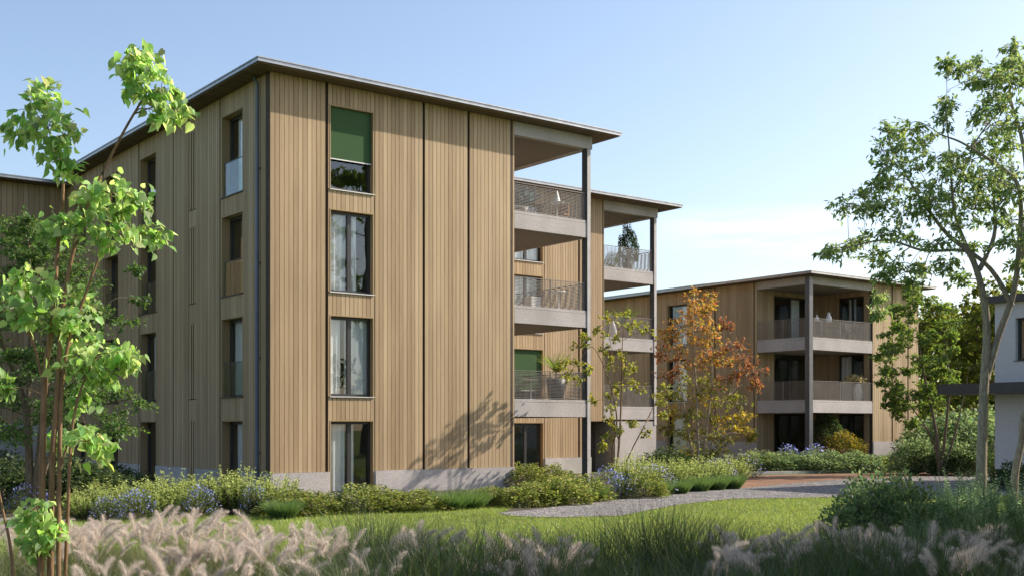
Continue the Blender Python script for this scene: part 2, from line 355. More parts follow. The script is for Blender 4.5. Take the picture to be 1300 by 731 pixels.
def facade(root, kind, pos, cols, z0, zt, wins, name='cladding', pitch=.14, plinth=.66, plinth_d=.045, reveal=True):
    """cols: (a0, a1, type) with type 'p' panel, 's' slot, 'w' window column, 'l' louvre column; wins: z-ranges of openings."""
    w = fb(kind, pos); cl = MB(); core = MB(); pls = [MB()]; todo = []
    for a0, a1, ty, *opt in cols:
        o = opt[0] if opt else {}
        if ty == 'w' and pls[-1].v: pls.append(MB())
        pl = pls[-1]
        if ty == 'p':
            off = o.get('off', 0.0)
            boards(w, cl, a0, a1, plinth + z0, zt, off, pitch)
            w(core, a0, a1, z0, zt, -.28, -.034); w(pl, a0 - .001, a1 + .001, z0 - .1, plinth + z0 - .006, -.033, plinth_d)
        elif ty == 's':
            w(core, a0, a1, z0, zt, -.28, -.07); w(pl, a0 - .001, a1 + .001, z0 - .1, plinth + z0 - .006, -.069, plinth_d)
        elif ty in 'wl':
            zz = z0 + plinth; prev = z0
            for (q0, q1) in (o.get('wins') or wins):
                if q0 > prev + .02:
                    b0 = max(prev, zz)
                    if q0 > b0 + .05:
                        boards(w, cl, a0, a1, b0, q0 - .024, o.get('off', -.012), pitch)
                    w(core, a0, a1, prev, q0 - .026, -.28, -.034)
                    if prev < zz: w(pl, a0 - .001, a1 + .001, z0 - .1, min(zz, q0) - .03, -.033, plinth_d)
                prev = q1
            boards(w, cl, a0, a1, prev, zt, o.get('off', -.012), pitch); w(core, a0, a1, prev, zt, -.28, -.034)
            e0, e1 = o.get('open', (a0, a1))
            if e0 > a0 + .01 or e1 < a1 - .01:
                for (q0, q1) in (o.get('wins') or wins):
                    b0 = max(q0, zz)
                    for s0, s1 in ((a0, e0), (e1, a1)):
                        if s1 - s0 > .012:
                            w(cl, s0 + .002, s1 - .002, q0 if q0 > zz else zz, q1, -.032, -.012); w(core, s0, s1, q0, q1, -.28, -.034)
                            if q0 < zz: w(pl, s0, s1, z0 - .1, zz - .006, -.033, .0)
            if ty == 'w' and pls[-1].v: pls.append(MB())
            for k, (q0, q1) in enumerate(o.get('wins') or wins):
                todo.append((ty, e0, e1, q0, q1, k, o))
    c = cl.build(name, M['wood'], root); core.build('wall_core', M['batten'], root)
    for pl in pls:
        if pl.v: pl.build('plinth', M['concrete'], root)
    for ty, e0, e1, q0, q1, k, o in todo:
        if ty == 'w':
            window(root, w, e0, e1, q0, q1, o.get('depth', .17), 'reveal', **{kk: (vv[k] if isinstance(vv, list) and vv else vv) for kk, vv in o.get('win', {}).items()})
        else:   # narrow slit with upright louvre boards
            bk = MB(); w(bk, e0, e1, q0, q1, -.28, -.2, .1); vs_ = bk.build('vent_slit', M['batten'], root)
            lb = MB(); n = 3; p = (e1 - e0) / n
            for i in range(n): w(lb, e0 + i * p + .035, e0 + (i + 1) * p - .035, q0 + .003, q1 - .003, -.026, -.014)
            w(lb, e0, e0 + .03, q0, q1, -.19, -.004); w(lb, e1 - .03, e1, q0, q1, -.19, -.004)
            lb.build('louvre', M['wood'], vs_)
    return c
def railing_mb(w, a0, a1, z, d=-.06, h=.9, pitch=.046, posts=(0, .5, 1), bar=.017):
    mb = MB(); ln = a1 - a0
    w(mb, a0, a1, z + h - .012, z + h + .012, d - .022, d + .022)
    w(mb, a0, a1, z + .03, z + .055, d - .008, d + .008)
    for p in posts:
        a = a0 + .03 + (ln - .06) * p; w(mb, a - .018, a + .018, z, z + h - .013, d - .03, d - .009)
    k = z + .09
    while k < z + h - .04:
        w(mb, a0 + .01, a1 - .01, k, k + bar, d - .004, d + .004); k += pitch
    n = int(ln / .21)
    for i in range(1, n): w(mb, a0 + ln * i / n - .004, a0 + ln * i / n + .004, z + .056, z + h - .013, d + .0045, d + .0095)
    return mb
def roof_part(root, x0, x1, y0, y1, z, th=.09):
    m = MB(); m.box(x0, x1, y0, y1, z, z + th); m.box(x0 - .025, x1 + .025, y0 - .025, y1 + .025, z + th + .001, z + th + .03)
    r = m.build('roof', M['roof'], root)
    s = MB(); n = int((y1 - y0) / .16)
    if (x1 - x0) < 400:
        p = (y1 - y0 - .1) / n
        for i in range(n): s.box(x0 + .05, x1 - .05, y0 + .05 + i * p + .003, y0 + .05 + (i + 1) * p - .003, z - .03, z - .002)
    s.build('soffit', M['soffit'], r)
    return r
def floors_inside(root, x0, x1, y0, y1, levels, ztop):
    m = MB()
    for z in levels: m.box(x0, x1, y0, y1, z - .25, z - .02)
    m.build('floor_slab', M['floor'], root)
    m = MB(); m.box(x0 + 3.0, x1 - 2.2, y0 + 3.0, y1 - 2.2, 0, ztop - .05); m.build('inner_wall', M['inner'], root)

LV = [2.80, 5.75, 8.72]                                   # balcony floor levels
WIN = [(0.02, 2.10), (2.77, 5.06), (5.70, 8.03), (8.58, 10.95)]
ZT = 11.52
def loggia(root, x0, x1, y0, y1, levels, top, sides, th=.56, rail_back=False, beam=.42, beam_out=.1, pitch=.046, rails=True):
    """stacked corner balconies: slabs, railings on the named open sides, beam under the roof."""
    for z in levels:
        m = MB(); m.box(x0, x1, y0, y1, z - th, z - .10); m.box(x0, x1, y0 + .006, y1, z - .092, z)
        b = m.build('balcony_slab', M['concrete'], root)
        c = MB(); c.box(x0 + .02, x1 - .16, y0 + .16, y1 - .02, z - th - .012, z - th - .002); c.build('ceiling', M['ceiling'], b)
        if rails:
            for s in sides:
                if s == 'front': mb = railing_mb(fb('front', y0), x0 + .02, x1 - (.15 if 'right' in sides else .02), z, pitch=pitch)
                elif s == 'right': mb = railing_mb(fb('right', x1), y0 + .27, y1 - .03, z, pitch=pitch)
                elif s == 'left': mb = railing_mb(fb('left', x0), y0 + .1, y1 - .03, z, pitch=pitch)
                mb.build('railing', M['rail'], b)
    m = MB()
    m.box(x0, x1 + (beam_out if 'right' in sides else 0), y0 + .004, y0 + .22, top - beam, top - .002)
    if 'right' in sides: m.box(x1 - .2, x1 + beam_out - .004, y0 + .224, y1, top - beam + .003, top - .002)
    if 'left' in sides: m.box(x0 + .004, x0 + .22, y0 + .224, y1, top - beam + .003, top - .002)
    m.build('beam', M['concrete'], root)
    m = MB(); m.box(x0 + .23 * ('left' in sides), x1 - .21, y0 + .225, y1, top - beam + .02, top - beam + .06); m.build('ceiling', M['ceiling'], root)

# ---- main building (A) on the left
YC = 31.4; CA = ((343 - 650) / FPX * YC, YC)
A = empty('apartment_building', (CA[0], CA[1], 0), ROT, 'four storey timber building nearest the camera, sunlit front with green top blind', 'building')
CUR = dict(curtains=[[(0.02, .44), (.54, .66)], [(.42, .97), (.02, .34)], [(0.02, .45), (.52, .72)], []],
           blind=[None, None, None, .62], guard=[False, False, False, False], sill=[False, True, True, True], mull=[.5, .5, .5, 0])
facade(A, 'front', 0, [(0.0, 1.68, 'p'), (1.68, 1.77, 's'), (1.77, 3.28, 'w', dict(open=(1.82, 3.25), win=CUR)), (3.285, 4.92, 'p'), (4.92, 5.0, 's'), (5.0, 6.55, 'p'), (6.55, 6.63, 's'), (6.63, 8.2, 'p'), (8.2, 8.29, 's'), (8.29, 8.36, 'p')], 0, ZT, WIN)
LW = lambda k: dict(curtains=k, guard=[False, True, True, True], sill=[False, True, True, True], mull=0, sillmat='metal')
c1 = [[(0.02, .86)], [(0.02, .88)], [(0.02, .6)], [(.0, .76)]]; c2 = [[(0.02, .6)], [(0.02, .8)], [(0.02, .5)], [(.2, .74)]]
facade(A, 'left', 0, [(0.05, .85, 'p'), (.85, .92, 's'), (.92, 1.68, 'p'), (1.69, 3.3, 'w', dict(open=(1.75, 3.22), depth=.26, win=LW(c1))), (3.3, 3.37, 's'), (3.37, 5.1, 'p', dict(off=-.01)), (5.1, 5.7, 'l', dict(open=(5.15, 5.65))), (5.7, 6.9, 'p'), (6.9, 6.97, 's'), (6.97, 8.38, 'p'),
        (8.38, 10.0, 'w', dict(open=(8.44, 9.92), depth=.26, win=LW(c2))), (10.0, 10.07, 's'), (10.07, 12.0, 'p'), (12.0, 13.65, 'w', dict(open=(12.08, 13.57), depth=.26, win=LW(c2))), (13.65, 13.72, 's'), (13.72, 15.6, 'p'), (15.6, 17.2, 'w', dict(open=(15.68, 17.1), depth=.26, win=LW(c1))), (17.2, 17.95, 'p')], 0, ZT, WIN)
facade(A, 'right', 8.36, [(.001, 4.4, 'p')], 0, ZT, WIN, plinth_d=.02)
facade(A, 'right', 11.5, [(4.4, 7.66, 'p')], 0, ZT, WIN, plinth_d=.02)
facade(A, 'front', 4.4, [(8.42, 9.2, 'p'), (9.2, 10.8, 'w', dict(open=(9.25, 10.75), win=dict(curtains=[], guard=False, sill=False))), (10.8, 11.5, 'p')], 0, ZT, [(.02, 2.1), (2.82, 5.0), (5.77, 8.0), (8.74, 10.95)])
floors_inside(A, .3, 8.05, .3, 17.6, [.0, 2.8, 5.75, 8.72], ZT)
roof_part(A, -.62, 12.42, -.57, 17.36, ZT + .04)
loggia(A, 8.362, 11.53, 0, 4.36, LV, ZT, ['front', 'right'])
m = MB()
m.box(11.39, 11.525, -.012, .25, -.1, ZT - .43)
m.build('column', M['column'], A)
m = MB(); m.box(11.392, 11.533, -.026, -.013, -.1, ZT - .44); m.build('column_lit_front', M['col_lit'], A)  # thin pale sheet: sunlight on the column's front face, painted as colour
m = MB(); m.tube([(-.09, .63, 0), (-.09, .63, 11.3), (-.2, .63, 11.5)], [.052] * 3, 12)
for z in (1.2, 3.8, 6.4, 9.0): m.box(-.1, .01, .57, .69, z, z + .03)
m.build('downpipe', M['column'], A, True)

# ---- second block (B) stepped back on the right
VB = 7.7
CB = W(CA, 0, VB)
B = empty('apartment_building', (CB[0], CB[1], 0), ROT, 'timber block stepped back behind the main building, tall bush on its top balcony', 'building')
b1, b2, bs, be, bx = u_of(653, CB), u_of(690, CB), u_of(735, CB), u_of(767, CB), u_of(833, CB)
rc = u_of(750, CB); cw = u_of(781, CB)
BW = dict(curtains=[[], [(.0, .05)], [(0.02, .7)], [(0.02, .98)]], blind=[None, .72, None, None], guard=[False, False, False, False], sill=[False, True, True, True])
facade(B, 'front', 0, [(11.56, b1 - .15, 'p'), (b1 - .15, b2 + .06, 'w', dict(open=(b1 - .1, b2), win=BW)), (b2 + .065, bs - .04, 'p'), (bs - .04, bs + .05, 's'), (bs + .05, rc, 'p')], 0, ZT, WIN)
w = fb('front', 0)
m = MB(); boards(w, m, rc + .005, be - .1, 2.16, ZT); boards(w, m, be - .04, be, 2.16, ZT, 0, .05); m.build('cladding', M['wood'], B)
m = MB(); w(m, rc, be, 2.17, ZT, -.28, -.034); m.build('wall_core', M['batten'], B)
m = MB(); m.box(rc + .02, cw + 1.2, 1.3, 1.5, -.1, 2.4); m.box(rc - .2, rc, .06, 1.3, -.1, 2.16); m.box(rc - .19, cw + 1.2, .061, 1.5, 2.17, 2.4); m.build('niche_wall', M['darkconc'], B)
m = MB(); m.box(cw, bx, 0.0, 4.3, -.1, 2.16); m.build('base_wall', M['concrete'], B)
m = MB(); m.box(be + .01, bx - .05, .06, 4.2, 2.165, 2.24); m.build('shadow_gap', M['batten'], B)
facade(B, 'right', be + .0, [(.01, 4.3, 'p')], 2.24, ZT, WIN, plinth=0)
facade(B, 'right', bx - .05, [(4.35, 12, 'p')], 0, ZT, WIN)
facade(B, 'front', 4.35, [(be + .03, be + .8, 'p'), (be + .8, be + 2.4, 'w', dict(open=(be + .85, be + 2.35), win=dict(curtains=[], guard=False, sill=False))), (be + 2.4, bx - .06, 'p')], 2.24, ZT, [(2.82, 5.0), (5.77, 8.0), (8.74, 10.95)], plinth=0)
floors_inside(B, 11.6, be - .32, .3, 11.6, [.0, 2.8, 5.75, 8.72], ZT)
roof_part(B, 12.45, bx + .9, -.75, 12.5, ZT + .03)
loggia(B, be + .003, bx, 0, 4.3, LV, ZT, ['front', 'right'])
m = MB(); m.box(bx - .14, bx - .002, -.012, .25, 2.25, ZT - .43); m.build('column', M['column'], B)
m = MB(); m.box(bx - .138, bx + .004, -.026, -.013, 2.0, ZT - .44); m.build('column_lit_front', M['col_lit'], B)  # painted sunlit front again, a pale sheet over the darker column

# ---- far block (C) on the right, three storeys
YCC = 54.6; CC = ((1027 - 650) / FPX * YCC, YCC); ZC = .42
Cb = empty('apartment_building', (CC[0], CC[1], 0), ROT, 'three storey timber block in the distance with corner balconies and two white lanterns', 'building')
cu = u_of(1108, CC); ce = u_of(1166, CC); cv = v_of(961, CC); cend = 20.0
CT = 9.02; CL = [3.2, 6.17]; CWIN = [(.44, 2.55), (3.22, 5.5), (6.2, 8.4)]
wv0, wv1 = v_of(872, CC), v_of(852, CC)
facade(Cb, 'left', 0, [(cv, cv + .15, 'p'), (cv + .15, cv + .22, 's'), (cv + .22, wv0 - 2, 'p'), (wv0 - 2, wv0 - 1.93, 's'), (wv0 - 1.93, wv0 - .1, 'p'), (wv0 - .1, wv0 + 1.5, 'w', dict(open=(wv0 - .03, wv0 + 1.45), win=dict(curtains=[[(0, .9)], [(0, .6)], [(0, .4)]], guard=[False, False, False], sill=[False, True, True], mull=0))), (wv0 + 1.5, cend, 'p')], 0, CT, CWIN, plinth=1.2, pitch=.16)
s1, s2 = u_of(1132, CC), u_of(1152, CC)
facade(Cb, 'front', 0, [(cu, s1, 'p'), (s1, s1 + .1, 's'), (s1 + .1, s2, 'p'), (s2, s2 + .1, 's'), (s2 + .1, ce, 'p')], 0, CT, CWIN, plinth=1.2, pitch=.16)
facade(Cb, 'right', ce, [(0.01, cend, 'p')], 0, CT, CWIN, plinth=1.2, pitch=.16)
facade(Cb, 'left', cu, [(.05, .45, 'p'), (.45, 2.2, 'w', dict(open=(.5, 2.15), win=dict(curtains=[[], [(.6, .98)], [(.4, .7)]], guard=False, sill=False))), (2.2, cv, 'p')], 0, CT, [(.44, 2.6), (3.22, 5.6), (6.2, 8.5)], plinth=.6)
w0, w1 = u_of(982, W(CC, 0, cv)), min(u_of(1031, W(CC, 0, cv)), cu - .3)
facade(Cb, 'front', cv, [(.03, w0, 'p'), (w0, w1, 'w', dict(open=(w0 + .03, w1 - .03), win=dict(curtains=[[], [(0, .12)], [(.55, .8)]], guard=False, sill=False))), (w1, cu, 'p')], 0, CT, [(.44, 2.6), (3.22, 5.6), (6.2, 8.5)], plinth=.6)
m = MB()
for z in (.4, 3.2, 6.17): m.box(.3, ce - .3, cv + .3, cend - .3, z - .25, z - .02); m.box(cu + .3, ce - .3, .3, cv + .29, z - .25, z - .02)
m.build('floor_slab', M['floor'], Cb)
m = MB(); m.box(cu + 2.5, ce - .6, .6, cend - .6, 0, CT - .05); m.box(.8, cu + 2.49, cv + 2.6, cend - .6, 0, CT - .05); m.build('inner_wall', M['inner'], Cb)
m = MB(); m.box(0.02, cu, .02, cv, -.1, .38); m.build('terrace', M['concrete'], Cb)
roof_part(Cb, -.6, ce + .7, -.6, cend + .5, CT + .03)
loggia(Cb, .01, cu - .004, .01, cv - .004, CL, CT, ['front', 'left'], th=.6, beam=.36)
m = MB(); m.box(-.13, .13, -.13, .0, 0, CT - .02); m.box(-.13, -.0, .001, .13, 0, CT - .02); m.build('column', M['steel'], Cb)
for i in range(5):
    m = MB(); y = 6.5 + i * 2.3
    m.v += [(-.2, y, CT + .25), (1.5, y, CT + .50), (1.5, y + 2.1, CT + .50), (-.2, y + 2.1, CT + .25), (-.2, y, CT + .21), (1.5, y, CT + .46), (1.5, y + 2.1, CT + .46), (-.2, y + 2.1, CT + .21)]
    m.f += [(0, 1, 2, 3), (7, 6, 5, 4), (4, 5, 1, 0), (5, 6, 2, 1), (6, 7, 3, 2), (7, 4, 0, 3)]; m.t += [.5] * 6
    sp = m.build('solar_panel', M['metal'], Cb)

# ---- wing (D) far left
CD = W(CA, 0, 18.0)
D = empty('apartment_building', (CD[0], CD[1], 0), ROT, 'shaded timber wing at the far left edge standing on a tall grey concrete base', 'building')
facade(D, 'front', 0, [(-9.0, -6.5, 'p'), (-6.5, -6.42, 's'), (-6.42, -3.1, 'p'), (-3.1, -3.03, 's'), (-3.03, 7.9, 'p')], 0, ZT - .25, WIN, plinth=2.05, pitch=.2)
facade(D, 'left', -9.0, [(.05, 11.9, 'p')], 0, ZT - .25, WIN, plinth=2.05)
roof_part(D, -9.6, 8.3, -.6, 12.2, ZT - .21)

# ---- white house (E) at the right edge
YE = 38.0; CE_ = ((1263 - 650) / FPX * YE, YE)
E_ = empty('white_house', (CE_[0], CE_[1], 0), ROT, 'white plastered house cut by the right edge with a dark flat canopy', 'house')
TE = 5.95
ev1 = v_of(1288, CE_); ev0 = ev1 - 1.6; cvn = v_of(1190, CE_, -1.15)
m = MB(); ln = 11.0
m.box(.0, .3, -ln, ev0, .55, TE); m.box(.0, .3, ev1, 0, .55, TE); m.box(0, .3, ev0, ev1, .55, 4.05); m.box(0, .3, ev0, ev1, 5.45, TE)
m.box(.3, 9, -.3, 0, .55, TE); m.box(.3, 9, -ln, -ln + .3, .55, TE); m.box(8.7, 9, -ln + .3, -.3, .55, TE)
m.build('wall', M['plaster'], E_)
m = MB(); m.box(.04, 8.96, -ln + .04, -.04, -.1, .548); m.build('plinth', M['metal'], E_)
m = MB(); m.box(-.25, 9.25, -ln - .25, .25, TE + .003, TE + .22); m.build('roof', M['metal'], E_)
window(E_, fb('left', 0), ev0, ev1, 4.05, 5.45, .16, 'plaster', sill=True, mull=.5, sillmat='metal')
m = MB(); m.box(-1.15, -.003, -ln, cvn, 2.98, 3.32); m.build('canopy', M['metal'], E_)
m = MB(); m.box(1.2, 8, -9, -1, .5, TE - .05); m.build('inner_wall', M['inner'], E_)

# ------------------------------------------------------------------ ground
def sheet(name, pts, z, mat, sub=None, kind='structure'):
    me = bpy.data.meshes.new(name); me.from_pydata([(x, y, z) for x, y in pts], [], [tuple(range(len(pts)))]); me.materials.append(mat)
    o = link(name, me); tag(o, kind=kind); return o
sheet('ground', [(-500, -300), (500, -300), (500, 900), (-500, 900)], 0, M['turf'])
GP_UP = [(632, 651.5), (640, 650.3), (684, 646), (735, 639.5), (799, 633), (877, 624), (941, 619.5), (999, 614), (1080, 607.5), (1200, 604), (1340, 602)]
GP_LO = [(1340, 628), (1200, 630), (1060, 631), (928, 633), (857, 641), (789, 654.5), (720, 656.5), (676, 656.2), (648, 654.5)]
GRAVEL = [ground(*p) for p in GP_UP + GP_LO]
sheet('gravel_path', GRAVEL, .012, M['gravel'])
sheet('gravel_path', [ground(*p) for p in [(-60, 657), (30, 657), (60, 663), (20, 670), (-60, 672)]], .012, M['gravel'])
ROAD = [ground(*p) for p in [(930, 620.5), (999, 614), (1080, 607.5), (1200, 604), (1340, 602), (1400, 596.5), (1200, 598.5), (1050, 601), (940, 603.5), (900, 606)]]
sheet('paved_road', ROAD, .008, M['paving'])
k = [ground(*p) for p in [(900, 605.5), (940, 602.8), (1050, 600.2), (1200, 597.8), (1400, 595.8)]]
mb = MB()
for (xa, ya), (xb, yb) in zip(k[:-1], k[1:]):
    b = len(mb.v); mb.v += [(xa, ya, 0), (xb, yb, 0), (xb, yb + .25, 0), (xa, ya + .25, 0), (xa, ya, .12), (xb, yb, .12), (xb, yb + .25, .12), (xa, ya + .25, .12)]
    mb.f += [(b, b + 1, b + 5, b + 4), (b + 4, b + 5, b + 6, b + 7), (b + 2, b + 3, b + 7, b + 6)]; mb.t += [.5] * 3
tag(mb.build('kerb', M['kerb']), kind='structure')
BED_A = [W(CA, -9, -2.0), W(CA, -1.5, -5.6), W(CA, 1, -4.2), W(CA, 4.5, -3.0), W(CA, 7.0, -2.9)] + [ground(*p) for p in [(640, 650), (684, 646), (735, 639.5), (799, 633), (877, 624), (930, 620)]] + [W(CA, 22.5, 7.0), W(CA, 8, 7.6), W(CA, 8, .1), W(CA, -.1, -.05), W(CA, -.1, 17.8), W(CA, -9, 17.8)]
sheet('planting_bed', BED_A, .004, M['soil'])
sheet('planting_bed', [ground(*p) for p in [(905, 604), (1050, 600), (1200, 597.5), (1330, 595.5)]] + [(24, 60), (4, 66)], .004, M['soil'])
sheet('planting_bed', [(-14, 4), (14, 4), (14, 15.5), (8, 17.2), (5, 16.0), (1, 15.0), (-2, 15.8), (-14, 17)], .004, M['soil'])
sheet('planting_bed', [(5.2, 16.0), (14, 16.3), (16, 21.5), (7, 20.5)], .005, M['soil'])
def inside(P, poly):
    x, y = P[:, 0], P[:, 1]; c = np.zeros(len(P), bool); n = len(poly)
    for i in range(n):
        x0, y0 = poly[i]; x1, y1 = poly[i - 1]
        c ^= ((y0 > y) != (y1 > y)) & (x < (x1 - x0) * (y - y0) / ((y1 - y0) + 1e-12) + x0)
    return c
def blades(P, h, wd, lean, col, seg=3, droop=.5, az=None):
    """arching blades: P (n,3) roots, h (n) lengths."""
    n = len(P); a = RS.uniform(0, 2 * math.pi, n) if az is None else az
    d = np.stack([np.cos(a), np.sin(a), np.zeros(n)], 1); s = np.stack([-np.sin(a), np.cos(a), np.zeros(n)], 1)
    tw = RS.uniform(0, math.pi, n); s = np.cos(tw)[:, None] * s + np.sin(tw)[:, None] * d
    t = np.linspace(0, 1, seg + 1); rows = []
    ln = np.asarray(lean) * np.ones(n)
    for q in t:
        out = (ln * q + droop * ln * q * q)[:, None] * h[:, None] * d
        upz = (h * (q - .38 * droop * ln * q * q))[:, None] * np.array((0, 0, 1.))
        wq = (wd * (1 - q) ** .7 if q < 1 else wd * .04)
        c = P + out + upz
        rows += [c - s * np.reshape(wq, (-1, 1)) * .5, c + s * np.reshape(wq, (-1, 1)) * .5]
    V = np.stack(rows, 1).reshape(-1, 3); k = 2 * (seg + 1); F = []
    for i in range(seg): F.append((2 * i, 2 * i + 1, 2 * i + 3, 2 * i + 2))
    F = (np.arange(n)[:, None, None] * k + np.array(F)[None]).reshape(-1, 4)
    return V, F, np.repeat(col, seg, 0)

# mown lawn blades
n = 150000
P = np.stack([RS.uniform(-9, 15, n), 17 + 18 * RS.uniform(0, 1, n) ** 1.25, np.zeros(n)], 1)
keep = ~inside(P, GRAVEL) & ~inside(P, BED_A) & ~inside(P, ROAD) & (np.abs(P[:, 0]) < P[:, 1] * .46 + .5)
P = P[keep]; n = len(P)
mow = .5 + .5 * np.sin(P[:, 0] * 1.1 + np.sin(P[:, 1] * .7) * 1.3) * np.sin(P[:, 1] * .9 + P[:, 0] * .4)
V, F, Cc = blades(P, RS.uniform(.03, .075, n) * (.8 + .5 * mow), RS.uniform(.006, .011, n), RS.uniform(.1, .9, n), palette(n, [(.225, .31, .058), (.285, .36, .075), (.165, .25, .048), (.35, .38, .11)], .2), seg=2)
tag(link('lawn_grass', np_mesh('lawn_grass', V, F, M['bladem'], Cc)), 'short bright green mown lawn between the gravel path and tall grasses', 'grass', kind='stuff')

# loose stones of the gravel path
n = 60000
P = np.stack([RS.uniform(-1, 17, n), RS.uniform(24, 46, n), np.full(n, .012)], 1); P = P[inside(P, GRAVEL)]; n = len(P)
OCT = np.array([(1, 0, 0), (0, 1, 0), (-1, 0, 0), (0, -1, 0), (0, 0, .8), (0, 0, -.4)], float); OF = np.array([(0, 1, 4), (1, 2, 4), (2, 3, 4), (3, 0, 4)])
sz = RS.uniform(.008, .022, (n, 1, 1)); an = RS.uniform(0, 6.28, n); OV = OCT[None] * sz * RS.uniform(.6, 1.3, (n, 1, 3))
cs, sn = np.cos(an)[:, None], np.sin(an)[:, None]
OV = np.stack([OV[:, :, 0] * cs - OV[:, :, 1] * sn, OV[:, :, 0] * sn + OV[:, :, 1] * cs, OV[:, :, 2]], 2) + P[:, None, :]
tag(link('gravel', np_mesh('gravel', OV.reshape(-1, 3), (np.arange(n)[:, None, None] * 6 + OF[None]).reshape(-1, 3), M['stone'], np.repeat(palette(n, [(.16, .152, .146), (.24, .23, .22), (.33, .315, .30), (.12, .113, .108)], .15), 4, 0))), 'loose grey stones scattered over the gravel path', 'gravel', kind='stuff')

# ------------------------------------------------------------------ trees
def tree(name, label, cat, base, stems, clusters, leaf=RHOMB, size=.1, width=.6, lmat='leaf', bark='bark', twigs=5, per=9, cols=((.06, .12, .03),), droop=.4, limb_r=.03, twig_r=.006, group=None, jit=.18, upj=.6, ball=.5, up=(.25, 0, 1), spread=.25):
    base = np.array(base, float); root = empty(name, base, 0, label, cat, group)
    br = MB(); samples = []; LP = []; LD = []; LC = []; LS = []
    def add(pts, r0, r1, n=6, sub=6):
        q = smoothline(pts, sub); k = len(q)
        rr = [r0 + (r1 - r0) * (i / (k - 1)) for i in range(k)]
        br.tube(q, rr, n); samples.extend(zip(q, rr))
    for pts, r0, r1 in stems: add(pts, r0, r1, 8)
    for cl in clusters:
        c = np.array(cl[0], float); rad = np.array(cl[1], float); ck = cl[2] if len(cl) > 2 else cols; mul = cl[3] if len(cl) > 3 else 1
        best = min(samples, key=lambda s: np.linalg.norm(s[0] - c) + 1.6 * max(0, s[0][2] - c[2] + .15 * np.linalg.norm((s[0] - c)[:2])))
        p0, r = best; d = c - p0; ln = np.linalg.norm(d)
        r0 = min(r * .75, limb_r * (.5 + ln * .5)); 
        if ln > .05:
            mid = p0 + d * .5 + np.array((0, 0, .12 * ln)) + RS.normal(0, .05, 3) * ln
            add([p0, mid, c], r0, max(twig_r, r0 * .45), 5, 4)
        nt = max(2, int(twigs * mul))
        for _ in range(nt):
            v = RS.normal(0, 1, 3); v /= np.linalg.norm(v); v *= RS.uniform(.35, 1) ** ball
            tip = c + v * rad; st = c + (tip - c) * .05
            mid = (st + tip) / 2 + np.array((0, 0, .1)) * np.linalg.norm(tip - st) + RS.normal(0, .06, 3) * np.linalg.norm(tip - st)
            q = smoothline([st, mid, tip], 3); br.tube(q, [max(twig_r * .5, twig_r * (1 - i / 7)) for i in range(len(q))], 4)
            td = unit(tip - st)
            for _k in range(per):
                t = RS.uniform(.25, 1.05); p = st + (tip - st) * t + np.array((0, 0, .4)) * t * (1 - t) * np.linalg.norm(tip - st)
                LP.append(p + RS.normal(0, spread, 3) * size); s = RS.normal(0, 1, 3)
                LD.append(td * .5 + s * .75 + np.array((0, 0, -droop)))
            LC.append(palette(per, ck, jit)); LS.append(RS.uniform(.65, 1.25, per) * size)
    br.build('trunk', M[bark], root, True, shift=base)
    V, F, Cc = leaves(np.array(LP) - base, np.array(LD), np.concatenate(LS), width, leaf, np.vstack(LC), up=up, jit=upj)
    link('crown', np_mesh('crown', V, F, M[lmat], Cc), root)
    return root
def cl_px(lst, Y, dep=.5, scale=1.0, seed=1):
    r = np.random.RandomState(seed); out = []
    for e in lst:
        px, py, rx, ry = e[:4]; y = Y + r.uniform(-dep, dep) if len(e) < 6 or e[5] is None else e[5]
        c = at(px, py, y); k = y / FPX * scale
        out.append((c, (rx * k, max(rx, ry) * k * .9, ry * k)) + ((e[4],) if len(e) > 4 and e[4] is not None else ()))
    return out

